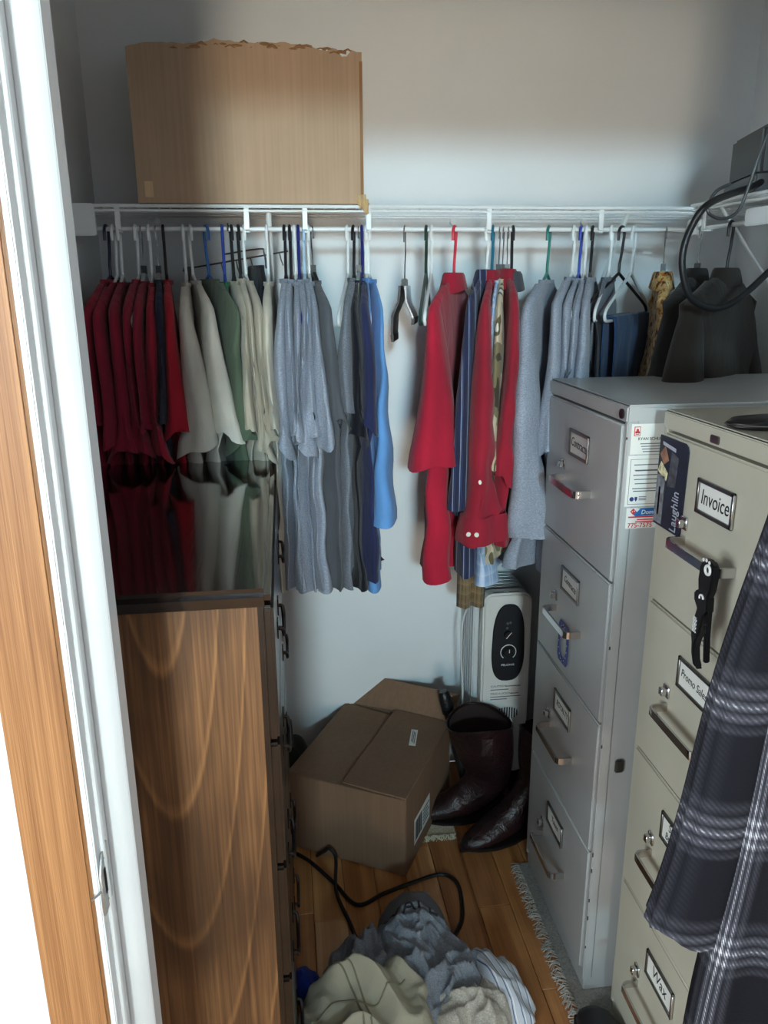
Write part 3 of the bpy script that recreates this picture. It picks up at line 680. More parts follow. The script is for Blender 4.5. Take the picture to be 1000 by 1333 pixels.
# black ribbed tube behind the boot
p0, p1 = atY(577, 900, 2.02), Vector((.505, 1.975, .04)); dv = (p1-p0)
tb = empty('black_tube_handle', p1); tag(tb, 'black ribbed tube handle leaning on wall between box and radiator', 'handle')
def alongt(t): return p0+dv*t-p1
MB().tube([alongt(t) for t in (0, .02, .06, .2, .22, .5, .52, 1)], [.012, .0165, .018, .016, .014, .016, .019, .019], 14).build('shaft', blk, tb)
for k in range(6): t = .06+.025*k; MB().tube([alongt(t), alongt(t+.012)], .0192, 14).build('grip_ring', rub, tb)
# dark fabric bundles behind the floor box
def crumple(name, mat, c, rx, ry, h, seed, label, cat, rot=0, fold=.03, fscale=9, n=64, m=30, top=2.2, group=None, zbase=.002, rag=.18):
    o = MB(); cx_, cy0 = c; V = []; F = []; cr, sr = math.cos(rot), math.sin(rot)
    for i in range(m+1):
        r = i/m
        for k in range(n):
            a = 2*PI*k/n; rag_ = 1+rag*noise.noise(Vector((math.cos(a)*1.6+seed*3.1, math.sin(a)*1.6, seed)))+.5*rag*noise.noise(Vector((math.cos(a)*5+seed, math.sin(a)*5, 7)))
            x, y = rx*r*rag_*math.cos(a), ry*r*rag_*math.sin(a)
            w_ = Vector((x*fscale+seed*7.3, y*fscale, seed*1.7)); q = Vector((noise.noise(w_*.6), noise.noise(w_*.6+Vector((5, 3, 1))), 0))*1.6
            rid = (1-abs(noise.noise(w_+q))*2.1); rid2 = (1-abs(noise.noise((w_+q)*2.1+Vector((9, 1, 4))))*2.1)
            env = max(0, 1-r**top)
            z = h*env*(.72+.5*noise.noise(Vector((x*5+seed, y*5, 3.3)))) + fold*(rid*.7+rid2*.35)*min(1, env*2.2+.12) + zbase
            z = max(z, zbase+.001)
            xx, yy = x+fold*.55*q.x*min(1, env+.3), y+fold*.55*q.y*min(1, env+.3)
            if i == m: z = zbase
            V.append((cx_+xx*cr-yy*sr, cy0+xx*sr+yy*cr, z))
    for i in range(m):
        for k in range(n):
            j = (k+1) % n
            if i == 0: F.append((k, n+k, n+j)) if False else F.append((i*n+k, i*n+j, (i+1)*n+j, (i+1)*n+k))
            else: F.append((i*n+k, i*n+j, (i+1)*n+j, (i+1)*n+k))
    o.add(V, F)
    ob = o.build(name, mat, smooth=180); tag(ob, label, cat, group); return ob
crumple('fabric_bundle', fabric('fabric_camo_dark', (60, 62, 56), 'camo_dark'), (-.05, 2.10), .10, .085, .30, 3, 'dark drab fabric bundle behind the floor box flap by dresser', 'fabric', fold=.03, top=4)
crumple('fabric_bundle', fabric('fabric_navy_bag', (24, 34, 74)), (-.078, 1.985), .055, .045, .20, 5, 'navy blue fabric bundle squeezed between floor box and dresser', 'fabric', fold=.02, top=4)

# ------------------------------------------------------------------ rugs
def rug(label, mat, fm, x0, x1, y0, y1, fr_sides, t=.005, z=0, flen=.03, nstr=260):
    r = empty('rug', ((x0+x1)/2, (y0+y1)/2, z)); tag(r, label, 'rug')
    hx, hy = (x1-x0)/2, (y1-y0)/2
    MB().box(-hx, hx, -hy, hy, 0, t).build('pile', mat, r, bevel=.0015, seg=1)
    f = MB(); q = random.Random(int(x0*1000))
    for side in fr_sides:
        for k in range(nstr):
            s = q.uniform(-1, 1); L = flen*q.uniform(.5, 1.1); d = q.uniform(-.6, .6); zz = q.uniform(.002, .008); e = q.uniform(-.008, .008)
            if side == 'L': pts = [(-hx+.003, s*hy, t*.8), (-hx-L*.5, s*hy+e, zz+.004), (-hx-L, s*hy+d*L, .0015)]
            else: pts = [(s*hx, -hy+.003, t*.8), (s*hx+e, -hy-L*.5, zz+.004), (s*hx+d*L, -hy-L, .0015)]
            f.tube(pts, .0011, 3)
    tag(f.build('fringe', fm, r), kind='stuff')
    return r
frm = fabric('fringe_yarn', (190, 186, 176)); rugm = fabric('rug_grey_weave', (140, 138, 132), 'heather')
rug('grey woven rug with pale fringe under the filing cabinets', rugm, frm, .575, 1.20, .90, 1.715, ['L'], RUGT-.0006, 0, .026, 420)
rug('cream shaggy rug corner showing under the floor box', fabric('rug_cream', (205, 196, 168), 'heather'), fabric('fringe_cream', (205, 198, 172)), .16, .435, 1.855, 2.10, ['F', 'L'], .004, 0, .022, 220)
for o in list(COL.objects):
    if o.name.startswith('cardboard_box') and o.get('label', '').startswith('brown'): o.location.z = .0045

# ------------------------------------------------------------------ floor cord and clothes pile
cordm = plain('cord_black', (18, 18, 20), .4)
def fz(pts, z=.005): return [(x, y, z) for x, y in pts]
tag(MB().tube(smoothpath([(-.02, 1.83, .006), (.017, 1.775, .02), (.075, 1.705, .007), (.128, 1.623, .006), (.201, 1.652, .006), (.286, 1.682, .006), (.360, 1.700, .006), (.392, 1.672, .006), (.396, 1.62, .006), (.378, 1.534, .006), (.33, 1.47, .006)], 8), .0052, 8).build('power_cord', cordm), 'thick black power cord looping behind the laundry pile on floor', 'cord')
tag(MB().tube(smoothpath([(.035, 1.815, .006), (.055, 1.80, .03), (.07, 1.79, .045), (.084, 1.765, .03), (.078, 1.663, .017), (.104, 1.57, .006), (.12, 1.5, .006)], 8), .0048, 8).build('power_cord', plain('cord_charcoal', (30, 28, 28), .5)), 'short black cord hooped up beside the floor box front', 'cord')

grey_t = fabric('laundry_grey', (134, 140, 148), 'heather'); khaki = fabric('laundry_khaki', (168, 163, 142)); wool = fabric('laundry_cream', (196, 190, 176), 'heather')
tee = crumple('grey_t_shirt', grey_t, (.235, 1.395), .175, .165, .115, 2, 'crumpled grey t-shirt with dark lettering on top of the laundry pile', 't-shirt', fold=.062, fscale=12, n=130, m=66, rag=.25, zbase=.006)
hood = crumple('grey_sweat_cap', fabric('laundry_dark_grey', (104, 106, 110)), (.255, 1.535), .085, .065, .095, 6, 'dark grey folded garment behind the crumpled t-shirt on floor', 'shirt', fold=.016, fscale=7, zbase=.006, rag=.1)
pants = crumple('khaki_trousers', khaki, (.105, 1.235), .165, .155, .175, 11, 'crumpled khaki trousers at the front of the laundry pile', 'trousers', fold=.046, fscale=9, n=130, m=66, zbase=.006, rag=.14, top=3)
socks = crumple('cream_cloth', wool, (.330, 1.270), .095, .085, .070, 14, 'cream crumpled cloth on the right of the laundry pile', 'cloth', fold=.036, fscale=11, n=80, m=40, zbase=.006)
strp = crumple('striped_shirt', fabric('laundry_blue_stripe', (210, 216, 224), 'stripe', (92, 112, 150)), (.405, 1.335), .06, .105, .055, 17, 'blue and white striped shirt edge at right side of laundry pile', 'shirt', rot=.5, fold=.028, fscale=9, zbase=.006)
bl = crumple('blue_cloth', fabric('laundry_blue', (30, 52, 140)), (-.005, 1.40), .032, .05, .05, 19, 'small bright blue cloth between laundry pile and dresser', 'cloth', fold=.02, n=40, m=20)

def drape_z(ob, x, y):
    best = 0
    for v in ob.data.vertices:
        d = (v.co.x-x)**2+(v.co.y-y)**2
        if d < .0009: best = max(best, v.co.z)
    return best
zl = drape_z(tee, .235, 1.47)
for i, chx in enumerate('WALL'):
    pass
seam = plain('khaki_seam', (134, 130, 108), .9)
def surf_path(ob, pts, lift=.002):
    from mathutils.bvhtree import BVHTree
    bv = BVHTree.FromPolygons([v.co for v in ob.data.vertices], [p.vertices for p in ob.data.polygons])
    out = []
    for x, y in pts:
        h = bv.ray_cast(Vector((x, y, 1)), Vector((0, 0, -1)))
        if h[0] is not None: out.append(h[0]+Vector((0, 0, lift)))
    return out
def lerp_pts(pts, n=14):
    return [(p.x, p.y) for p in smoothpath([(a, b, 0) for a, b in pts], n)]
for pts in ([(.00, 1.22), (.06, 1.25), (.13, 1.24), (.20, 1.29)], [(.03, 1.33), (.075, 1.29), (.10, 1.22), (.11, 1.13)], [(.045, 1.335), (.09, 1.295), (.115, 1.22), (.125, 1.13)]):
    q = surf_path(pants, lerp_pts(pts), .0005)
    if len(q) > 3: MB().tube(q, .0022, 5).build('seam', seam, pants)
# lettering lying on the crumpled shirt
def drape_text(ob, body, size, x, y, rot, mat):
    from mathutils.bvhtree import BVHTree
    t = text(body, size, mat, ob, (0, 0, 0), 'Z', 'lettering', depth=.0)
    bv = BVHTree.FromPolygons([v.co for v in ob.data.vertices], [p.vertices for p in ob.data.polygons])
    bm = bmesh.new(); bm.from_mesh(t.data); bmesh.ops.triangulate(bm, faces=bm.faces)
    bmesh.ops.subdivide_edges(bm, edges=bm.edges, cuts=3, use_grid_fill=True)
    c_, s_ = math.cos(rot), math.sin(rot)
    for v in bm.verts:
        X, Y = x+v.co.x*c_-v.co.y*s_, y+v.co.x*s_+v.co.y*c_
        h = bv.ray_cast(Vector((X, Y, 1)), Vector((0, 0, -1)))
        v.co = (X, Y, (h[0].z if h[0] is not None else 0)+.003)
    bm.to_mesh(t.data); bm.free()
drape_text(tee, 'WALL', .052, .235, 1.475, -.06, plain('shirt_print', (44, 46, 54), .9))

# dark shoe peeping in at the bottom

sh_ = empty('dark_shoe', (.59, 1.12, 0)); tag(sh_, 'dark shoe toe beside the base of the beige filing cabinet', 'shoe')
rg = []
for x, wd, hh in ((.125, .012, .018), (.118, .026, .030), (.10, .038, .042), (.06, .046, .055), (.0, .046, .072), (-.06, .040, .085), (-.12, .036, .09), (-.15, .022, .075)):
    rg.append([(wd*math.sin(2*PI*k/20), x, .012+hh*.5+hh*.5*math.cos(2*PI*k/20)) for k in range(20)])
MB().loft(rg, True, True).build('upper', plain('shoe_black', (26, 27, 32), .5), sh_, smooth=80)
MB().prism([((.048-.03*max(0, abs(y_)-.08)/.08)*sx_, y_) for sx_, ys_ in ((1, (-.15, -.1, 0, .08, .125)), (-1, (.125, .08, 0, -.1, -.15))) for y_ in ys_], lambda u, v, t: (u, v, t), 0, .016).build('sole', blk, sh_, bevel=.002)

# ------------------------------------------------------------------ hangers (local: y = arm direction, -y to the viewer; z = 0 on the rod)
HANGC = {}
def arc(cy, cz, r, a0, a1, n): return [(0, cy+r*math.cos(a0+(a1-a0)*k/n), cz+r*math.sin(a0+(a1-a0)*k/n)) for k in range(n+1)]
def hanger(kind, mat, label, loc, rz, group='clothes hangers on the rod', W=.205):
    key = (kind, mat.name)
    if key not in HANGC:
        if kind == 'plastic':
            hk = MB().tube([(0, 0, -.104), (0, .001, -.080), (0, .010, -.05)] + arc(0, -.0105, .0175, -.35, PI+.15, 12) + [(0, -.0175, -.026)], [.0036]*16+[.0036], 8)
            fr = MB().tube(smoothpath([(0, 0, -.102), (0, -.06, -.127), (0, -.13, -.156), (0, -.188, -.181), (0, -.205, -.196), (0, -.198, -.208), (0, -.17, -.211), (0, 0, -.211), (0, .17, -.211), (0, .198, -.208), (0, .205, -.196), (0, .188, -.181), (0, .13, -.156), (0, .06, -.127), (0, 0, -.102)], 3), .0038, 8)
            HANGC[key] = (hk.mesh('hook', mat), fr.mesh('frame', mat), [])
        elif kind in ('clear', 'clip'):
            met = plain('hook_chrome', (190, 190, 192), .2, 1.0)
            hk = MB().tube([(0, 0, -.082), (0, .004, -.06), (0, .014, -.035)] + arc(0, -.011, .017, -.3, PI+.1, 12) + [(0, -.017, -.022)], .0016, 6)
            fr = MB().prism([(-.195, -.178), (-.19, -.192), (-.02, -.124), (.02, -.124), (.19, -.192), (.195, -.178), (.018, -.096), (-.018, -.096)], lambda u, v, t: (t, u, v), -.004, .004)
            HANGC[key] = (hk.mesh('hook', met), fr.mesh('frame', mat), [('collar_block', MB().box(-.006, .006, -.008, .008, -.098, -.080).mesh('collar_block', blk))])
    hk, fr, extra = HANGC[key]
    o = empty('clothes_hanger', loc, rz); o.scale = (1, min(1, (W-.004)/.205), 1); tag(o, label, 'hanger', group)
    link('hook', hk, o); link('frame', fr, o)
    for n_, m_ in extra: link(n_, m_, o)
    return o
HW = plain('hanger_white', (226, 230, 230), .35); HB = plain('hanger_black', (24, 24, 28), .35); HN = plain('hanger_navy', (30, 34, 62), .35)
HBL = plain('hanger_blue', (40, 92, 156), .35); HRB = plain('hanger_royal', (40, 66, 160), .35); HDB = plain('hanger_dark_blue', (30, 40, 110), .35); HPB = plain('hanger_pale_blue', (170, 196, 216), .35)
HRD = plain('hanger_red', (196, 34, 56), .35); HTL = plain('hanger_teal', (26, 104, 128), .35); HGT = plain('hanger_green_teal', (32, 118, 108), .35); HDG = plain('hanger_dark_green', (32, 58, 50), .35)
HCL = plain('hanger_clear_plastic', (196, 204, 204), .15); HCH = HB

def shirt(name, label, cat, mat, loc, rz, L=.70, shn=1.0, sleeve='short', W=.205, th=1.0, seed=0, sl_len=.22, sl_w=.046, group=None, collar=None, cuff=None, flare=.0, shape='tee', top=-.117, sl_out=.03, buttons=False):
    """hanging garment seen from its edge; local y along the shoulders, -y to the viewer"""
    r_ = random.Random(seed*13+5); ph = [r_.uniform(0, 6.28) for _ in range(8)]
    n = 40; b = MB(); rings = []
    zt = top+.004*math.sin(seed*1.9); Wn = .072
    lev = [(zt, Wn, .009), (zt-.014, Wn+(W-Wn)*.25, .010*shn), (zt-.03, Wn+(W-Wn)*.55, .011*shn), (zt-.047, W-.018, .012*shn), (zt-.062, W, .013*shn), (zt-.09, W+.006, .014*shn)]
    zb = zt-.09; nb = 16
    for k in range(1, nb+1):
        t = k/nb; lev.append((zb-(L-.09)*t, W+.006+(.012+flare)*t, .014*shn+.030*t))
    for i, (z, A, N) in enumerate(lev):
        t = max(0, (i-4)/(len(lev)-5)); r = []
        for k in range(n):
            a = 2*PI*k/n; c_, s_ = math.cos(a), math.sin(a)
            y = -A*c_
            nn = N*th*math.copysign(abs(s_)**.8, s_)
            fo = t**.8*(.010*math.sin(y*34+ph[0]+2.2*t)+.007*math.sin(y*61+ph[1]-1.5*t)) + .004*math.sin(z*40+y*20+ph[2])*min(1, t*4)
            gap = 1+.35*t*math.sin(y*48+ph[3])
            r.append((nn*gap+fo*th, y*(1-.03*t*math.sin(ph[4])), z+(.006*math.sin(y*25+ph[5]) if i == len(lev)-1 else 0)))
        rings.append(r)
    b.loft(rings)
    if sleeve != 'none':
        for sgn in (-1, 1):
            rs = []; ns = 18; m = 26; long_ = sleeve == 'long'
            SL = sl_len if long_ else sl_len*(1.40+.10*math.sin(seed*2.3)); nt = 7
            prof = [(.085, zt-.006, .008, .006), (.110, zt-.020, .014, .008), (.145, zt-.036, .022, .010), (W-.028, zt-.056, .032, .012*shn)]
            if W < .17: prof = [(W*.45, zt-.010, .008, .007), (W*.65, zt-.026, .014, .011), (W*.80, zt-.044, .02, .014), (W-.025, zt-.06, .028, .017)]
            ns = 18+len(prof)
            for k in range(ns+1):
                if k < len(prof):
                    yc, z, ra, rn = prof[k]; t = 0
                else:
                    t = (k-len(prof)+1)/(ns-len(prof)+1); z = zt-.056-(SL-.016)*t
                    if long_:
                        yc = W-.030+sl_out*min(1, t*2.2)+.010*math.sin(t*3); ra = .034+.034*math.sin(min(1, t*2.2)*PI*.5)-.012*max(0, t-.4)/.6; rn = .012+(sl_w-.012)*t**.75
                    else:
                        yc = W-.030+sl_out*.8*t**.7; ra = .034+.034*t**.5; rn = .012+(sl_w-.012)*t**1.0
                xo = .010*math.sin(ph[6])*t + .006*math.sin(ph[7]+4*t)
                r = []
                for j in range(m):
                    a = 2*PI*j/m; c_, s_ = math.cos(a), math.sin(a)
                    wob = 1+.13*t*math.sin(3*a+ph[1]+2*t)+.06*t*math.sin(5*a+ph[2])
                    zz = z + (0 if k < ns else .020*math.sin(a+ph[3])+.007*math.sin(3*a+ph[0])) + (.010*c_*t if not long_ else 0)
                    cr = .006*math.sin(z*55+3*s_+ph[5])*t if long_ else 0
                    r.append((xo+rn*th*s_*wob+cr*.5, sgn*(yc+ra*c_*wob+cr), zz))
                rs.append(r)
            b.loft(rs, True, False)
            if cuff and sgn == -1: lastring = rs
    o = b.build(name, mat, smooth=75); o.location = loc; o.rotation_euler = (0, 0, rz); tag(o, label, cat, group)
    if collar:
        cr = []
        for dz, q, d in ((-.006, .98, 0), (.016, .80, 0), (.022, .80, .002), (.016, .92, .007), (-.016, 1.20, .012)):
            cr.append([((.026*q*math.sin(2*PI*k/24)), -.068*q*math.cos(2*PI*k/24), zt+dz-(.010*max(0, math.cos(2*PI*k/24)) if dz < 0 else 0)) for k in range(24)])
        MB().loft(cr).build('collar', mat, o, smooth=70)
    else:
        cr = [[(q*.013*math.sin(2*PI*k/24), -q*.072*math.cos(2*PI*k/24), zt+dz) for k in range(24)] for dz, q in ((-.006, 1.03), (.003, 1.0), (.003, .9), (-.008, .88))]
        MB().loft(cr).build('neckband', mat, o, smooth=70)
    if cuff:
        q = lastring[-1]; cx0 = sum(p[0] for p in q)/len(q); cy0 = sum(p[1] for p in q)/len(q); cz0 = min(p[2] for p in q)
        mean = sum(p[2] for p in q)/len(q)
        rr_ = [[((p[0]-cx0)*f+cx0, (p[1]-cy0)*f+cy0, mean+dz) for p in q] for f, dz in ((1.03, .012), (1.07, .006), (1.02, -.028), (1.00, -.056), (.95, -.055))]
        cu = MB().loft(rr_).build('cuff', mat, o, smooth=60)
        btn = plain('pearl_button', (226, 222, 210), .25)
        fy = cy0-max(abs(p[1]-cy0) for p in q)
        for bx, dz in ((-.012, -.026), (.012, -.024)):
            p = min(rr_[2], key=lambda v: abs(v[0]-cx0-bx)+ (v[1]-fy)*.5)
            MB().disc((p[0], p[1]-.001, mean+dz), (0, -1, 0), .0055, 12, .0025).build('button', btn, cu)
        p = min(lastring[-5], key=lambda v: v[1]); MB().disc((p[0]+.004, p[1]-.001, p[2]), (0, -1, 0), .005, 12, .0025).build('button', btn, o)
        a_ = [min(lastring[k], key=lambda v: v[1]) for k in range(-6, 0)]
        MB().tube([(p[0]+.014, p[1]+.001, p[2]) for p in a_], .0012, 5).build('placket_edge', mat, o)
    return o

def yawfor(hpx, fpx, fpy=520, rad=.20):
    X0 = atY(hpx, 298, RODY).x; yw = 0
    for _ in range(6):
        Yf = RODY-rad*math.cos(yw); Xf = atY(fpx, fpy, Yf).x
        yw = math.asin(max(-.85, min(.85, (Xf-X0)/rad)))
    return X0, yw
HOOKZ = RODZ+.0005
RED = fabric('tee_red', (158, 34, 54)); RED2 = fabric('tee_dark_red', (138, 32, 52)); RED3 = fabric('tee_bright_red', (172, 30, 46))
OFFW = fabric('tee_off_white', (206, 202, 190)); OLIVE = fabric('tee_olive', (84, 98, 80)); GREEN = fabric('tee_green', (26, 110, 70)); GREIGE = fabric('tee_greige', (180, 172, 154)); BEIGE = fabric('tee_beige', (196, 190, 174))
HGREY = fabric('tee_heather_grey', (146, 154, 168), 'heather'); HGREY2 = fabric('tee_heather_dark', (112, 118, 128), 'heather'); DGREY = fabric('tee_dark_grey', (86, 90, 96)); NAVY = fabric('tee_navy', (34, 38, 62)); BNAVY = fabric('tee_black_navy', (20, 22, 32)); NAVY2 = fabric('tee_mid_navy', (40, 46, 82))
LBLUE = fabric('tank_light_blue', (98, 150, 208)); MBLUE = fabric('tank_mid_blue', (78, 124, 184)); TAUPE = fabric('blouse_taupe', (106, 96, 92)); BLACKF = fabric('jacket_black', (30, 31, 34)); CRED = fabric('shirt_crimson', (172, 32, 56)); LRED = fabric('shirt_brick_red', (150, 34, 52))
STRIPE = fabric('shirt_navy_stripe', (42, 48, 74), 'stripe', (140, 152, 178)); LPLAID = fabric('shirt_light_plaid', (150, 180, 218), 'plaid', (214, 226, 242)); CAMO = fabric('shirt_camo', (1, 1, 1), 'camo'); TPLAID = fabric('scarf_tan_plaid', (108, 88, 62), 'plaid', (160, 138, 104)); FLORAL = fabric('blouse_floral', (1, 1, 1), 'floral')
BROWN = fabric('jacket_brown', (32, 28, 26)); BROWN2 = fabric('jacket_olive_brown', (42, 36, 30)); JEANS = fabric('trousers_blue', (46, 70, 104)); BLKP = fabric('trousers_black', (26, 27, 36)); CHAR = fabric('shirt_charcoal', (72, 76, 84))

TEES = 'short sleeve shirts on the rod'
T = [  # hanger px, front px, hanger material+kind, hanger label, garment label, mat, options
 (138, 126, HN, 'plastic', 'navy hanger holding the leftmost red t-shirt', 'dull red t-shirt, leftmost on the rod beside the wall', RED2, dict(sl_w=.030, sl_len=.185, seed=1)),
 (147, 140, HW, 'plastic', 'white hanger, leftmost white one holding a red t-shirt', 'dull red t-shirt, second from the left wall', RED2, dict(sl_w=.030, seed=2)),
 (154, 158, HW, 'plastic', 'white hanger, second white one from the left wall', 'dull red t-shirt, third from the left wall with broad sleeve', RED2, dict(sl_w=.044, sl_len=.225, seed=3)),
 (176, 180, HW, 'plastic', 'white hanger, third white one from the left wall', 'red t-shirt, fourth from the left wall', RED2, dict(sl_w=.034, sl_len=.225, seed=4)),
 (183, 190, HCL, 'clear', 'chrome hook hanger, leftmost one among the red t-shirts', 'narrow dark red t-shirt, fifth from the left wall', RED2, dict(sl_w=.024, sl_len=.215, seed=5)),
 (193, 203, HW, 'plastic', 'white hanger, fourth white one from the left wall', 'red t-shirt, sixth from the left wall', RED, dict(sl_w=.036, sl_len=.225, seed=6)),
 (202, 216, HCL, 'clear', 'chrome hook hanger, second one among the red t-shirts', 'dark navy t-shirt squeezed between the red t-shirts', NAVY, dict(sl_w=.022, sl_len=.20, seed=7)),
 (212, 229, HB, 'plastic', 'black hanger holding the rightmost red t-shirt at left', 'brighter red t-shirt, rightmost of the red t-shirts', RED3, dict(sl_w=.040, sl_len=.215, seed=8)),
 (238, 252, HW, 'plastic', 'white hanger holding the left off-white t-shirt', 'off-white t-shirt with drooping sleeve, left of the two', OFFW, dict(sl_w=.046, sl_len=.205, seed=9)),
 (247, 283, HW, 'plastic', 'white hanger holding the right off-white t-shirt', 'off-white t-shirt beside the olive one, right of the two', OFFW, dict(sl_w=.040, sl_len=.225, seed=10)),
 (268, 316, HBL, 'plastic', 'blue hanger holding the olive green t-shirt', 'olive green t-shirt with wide sleeve', OLIVE, dict(sl_w=.052, sl_len=.22, seed=11)),
 (289, 304, HRB, 'plastic', 'royal blue hanger holding the bright green t-shirt', 'bright green t-shirt half hidden behind the olive one', GREEN, dict(sl_w=.020, sl_len=.10, W=.15, th=.7, seed=12)),
 (301, 324, HB, 'plastic', 'black hanger holding the first greige t-shirt, left of a pair', 'greige t-shirt, leftmost of three next to the olive one', GREIGE, dict(sl_w=.026, sl_len=.22, seed=13)),
 (310, 333, HB, 'plastic', 'black hanger holding the middle greige t-shirt', 'greige t-shirt, middle of three next to the olive one', GREIGE, dict(sl_w=.030, sl_len=.225, seed=14)),
 (317, 342, HW, 'plastic', 'white hanger holding the third greige t-shirt', 'greige t-shirt, rightmost of three with widest sleeve', GREIGE, dict(sl_w=.034, sl_len=.225, seed=15)),
 (347, 353, HW, 'plastic', 'white hanger holding the beige t-shirt next to the heather grey ones', 'beige t-shirt next to the heather grey shirts', BEIGE, dict(sl_w=.024, sl_len=.215, seed=16)),
 (370, 371, HB, 'plastic', 'black hanger, left of the two at the heather grey shirts', 'heather grey t-shirt, leftmost of the row of six', HGREY, dict(sl_w=.032, sl_len=.215, seed=17)),
 (377, 381, HB, 'plastic', 'black hanger, right of the two at the heather grey shirts', 'heather grey t-shirt, second of the row of six', HGREY, dict(sl_w=.030, sl_len=.225, seed=18)),
 (383, 389, HW, 'plastic', 'white hanger between black and dark blue hangers at grey shirts', 'heather grey t-shirt, third of the row of six', HGREY, dict(sl_w=.028, sl_len=.21, seed=19)),
 (388, 397, HDB, 'plastic', 'dark blue hanger in the heather grey row', 'heather grey t-shirt, fourth of the row of six', HGREY, dict(sl_w=.028, sl_len=.22, seed=20)),
 (395, 405, HPB, 'plastic', 'pale blue hanger in the heather grey row', 'heather grey t-shirt, fifth of the row of six', HGREY, dict(sl_w=.030, sl_len=.215, seed=21)),
 (401, 414, HW, 'plastic', 'white hanger holding the last heather grey shirt of the row', 'heather grey t-shirt, rightmost of the row of six', HGREY, dict(sl_w=.032, sl_len=.21, seed=22)),
 (406, 431, HB, 'clear', 'chrome hook hanger holding the dark grey t-shirt', 'plain dark grey t-shirt right of the heather grey row', DGREY, dict(sl_w=.030, sl_len=.185, L=.70, seed=23)),
 (460, 452, HB, 'plastic', 'black hanger holding the blue grey heather t-shirt', 'blue grey heather t-shirt beside the dark navy ones', HGREY2, dict(sl_w=.030, sl_len=.20, seed=24)),
 (467, 463, HCL, 'clear', 'chrome hook hanger holding the black navy t-shirt', 'black navy t-shirt left of the navy one', BNAVY, dict(sl_w=.028, sl_len=.205, seed=25)),
 (471, 474, HDB, 'plastic', 'dark blue hanger holding the navy t-shirt beside light blue top', 'navy t-shirt touching the light blue top', NAVY2, dict(sl_w=.028, sl_len=.205, L=.69, seed=46)),
 (476, 484, HW, 'plastic', 'white hanger holding the narrow light blue tank top', 'narrow light blue tank top beside the navy t-shirt', LBLUE, dict(sleeve='none', th=.5, L=.73, W=.16, seed=27)),
 (480, 501, HW, 'plastic', 'white hanger holding the wider blue sleeveless top', 'wider blue sleeveless top hanging by the bare wall', LBLUE, dict(sleeve='none', th=.85, L=.55, W=.17, flare=.06, seed=28)),
 (592, 563, HRD, 'plastic', 'red hanger holding the crimson polo shirt', 'crimson short sleeve polo shirt with turned collar', CRED, dict(sl_w=.056, sl_len=.27, L=.70, collar=True, seed=29, th=1.0)),
 (635, 604, HW, 'plastic', 'white hanger holding the navy striped shirt', 'navy shirt with pale stripes left of the brick red sleeve', STRIPE, dict(sleeve='long', sl_w=.04, sl_len=.50, L=.70, collar=True, seed=31, W=.185, th=.8)),
 (642, 627, HTL, 'plastic', 'teal hanger holding the long sleeve brick red shirt', 'brick red long sleeve shirt with buttoned cuff in front', LRED, dict(sleeve='long', sl_w=.070, sl_len=.50, L=.62, collar=True, cuff=True, seed=30)),
 (651, 636, HCL, 'clear', 'chrome hook hanger, left of three near the camouflage shirt', 'light blue plaid shirt left of the camouflage one', LPLAID, dict(sleeve='long', sl_w=.03, sl_len=.48, L=.72, seed=32, W=.18, th=.7)),
 (656, 641, HCL, 'clear', 'chrome hook hanger, middle of three near the camouflage shirt', 'tan camouflage shirt between light plaid and dark red shirts', CAMO, dict(sleeve='short', sl_w=.030, sl_len=.26, L=.66, seed=33, W=.185, th=.8)),
 (662, 664, HCL, 'clear', 'chrome hook hanger, right of three near the dark red shirt', 'dark red collared shirt right of the camouflage one', LRED, dict(sleeve='long', sl_w=.030, sl_len=.42, L=.62, collar=True, seed=34, W=.185)),
 (668, 674, HB, 'plastic', 'black hanger hidden behind the dark red shirt', 'charcoal shirt mostly hidden behind the dark red shirt', CHAR, dict(sleeve='none', L=.55, seed=35, W=.15, th=.7, collar=True)),
 (715, 682, HGT, 'plastic', 'green teal hanger holding the light grey sweatshirt', 'light heather grey long sleeve sweatshirt beside the filing cabinet', HGREY, dict(sleeve='long', sl_w=.062, sl_len=.56, L=.68, seed=36, th=1.1)),
 (748, 718, HW, 'plastic', 'white hanger left of the royal blue one', 'grey t-shirt just right of the light grey sweatshirt', HGREY, dict(sl_w=.040, sl_len=.26, seed=37)),
 (757, 729, HRB, 'plastic', 'royal blue hanger among grey shirts above cabinet', 'grey t-shirt, second right of the sweatshirt', HGREY, dict(sl_w=.036, sl_len=.26, seed=38)),
 (764, 739, HW, 'plastic', 'white hanger right of the royal blue one', 'grey t-shirt, third right of the sweatshirt', HGREY, dict(sl_w=.036, sl_len=.26, seed=39)),
 (772, 749, HB, 'plastic', 'black hanger holding the rightmost grey t-shirt above cabinet', 'grey t-shirt nearest to the black trousers', HGREY, dict(sl_w=.040, sl_len=.26, seed=40)),
]
for hpx, fpx, hm, hk, hl, gl, gm, opt in T:
    X0, yw = yawfor(hpx, fpx)
    hanger(hk, hm, hl, (X0, RODY, HOOKZ), yw, W=opt.get('W', .205))
    opt = dict(opt); nm = 't_shirt'; cat = 't-shirt'
    if opt.get('sleeve') == 'none': nm, cat = ('tank_top', 'top')
    elif opt.get('sleeve') == 'long' or opt.get('collar'): nm, cat = ('shirt', 'shirt')
    if gl.startswith('charcoal'): nm, cat = 'shirt', 'shirt'
    if 'sweatshirt beside' in gl: nm, cat = 'sweatshirt', 'sweatshirt'
    shirt(nm, gl, cat, gm, (X0, RODY, HOOKZ), yw, group='garments on the back rod', **opt)

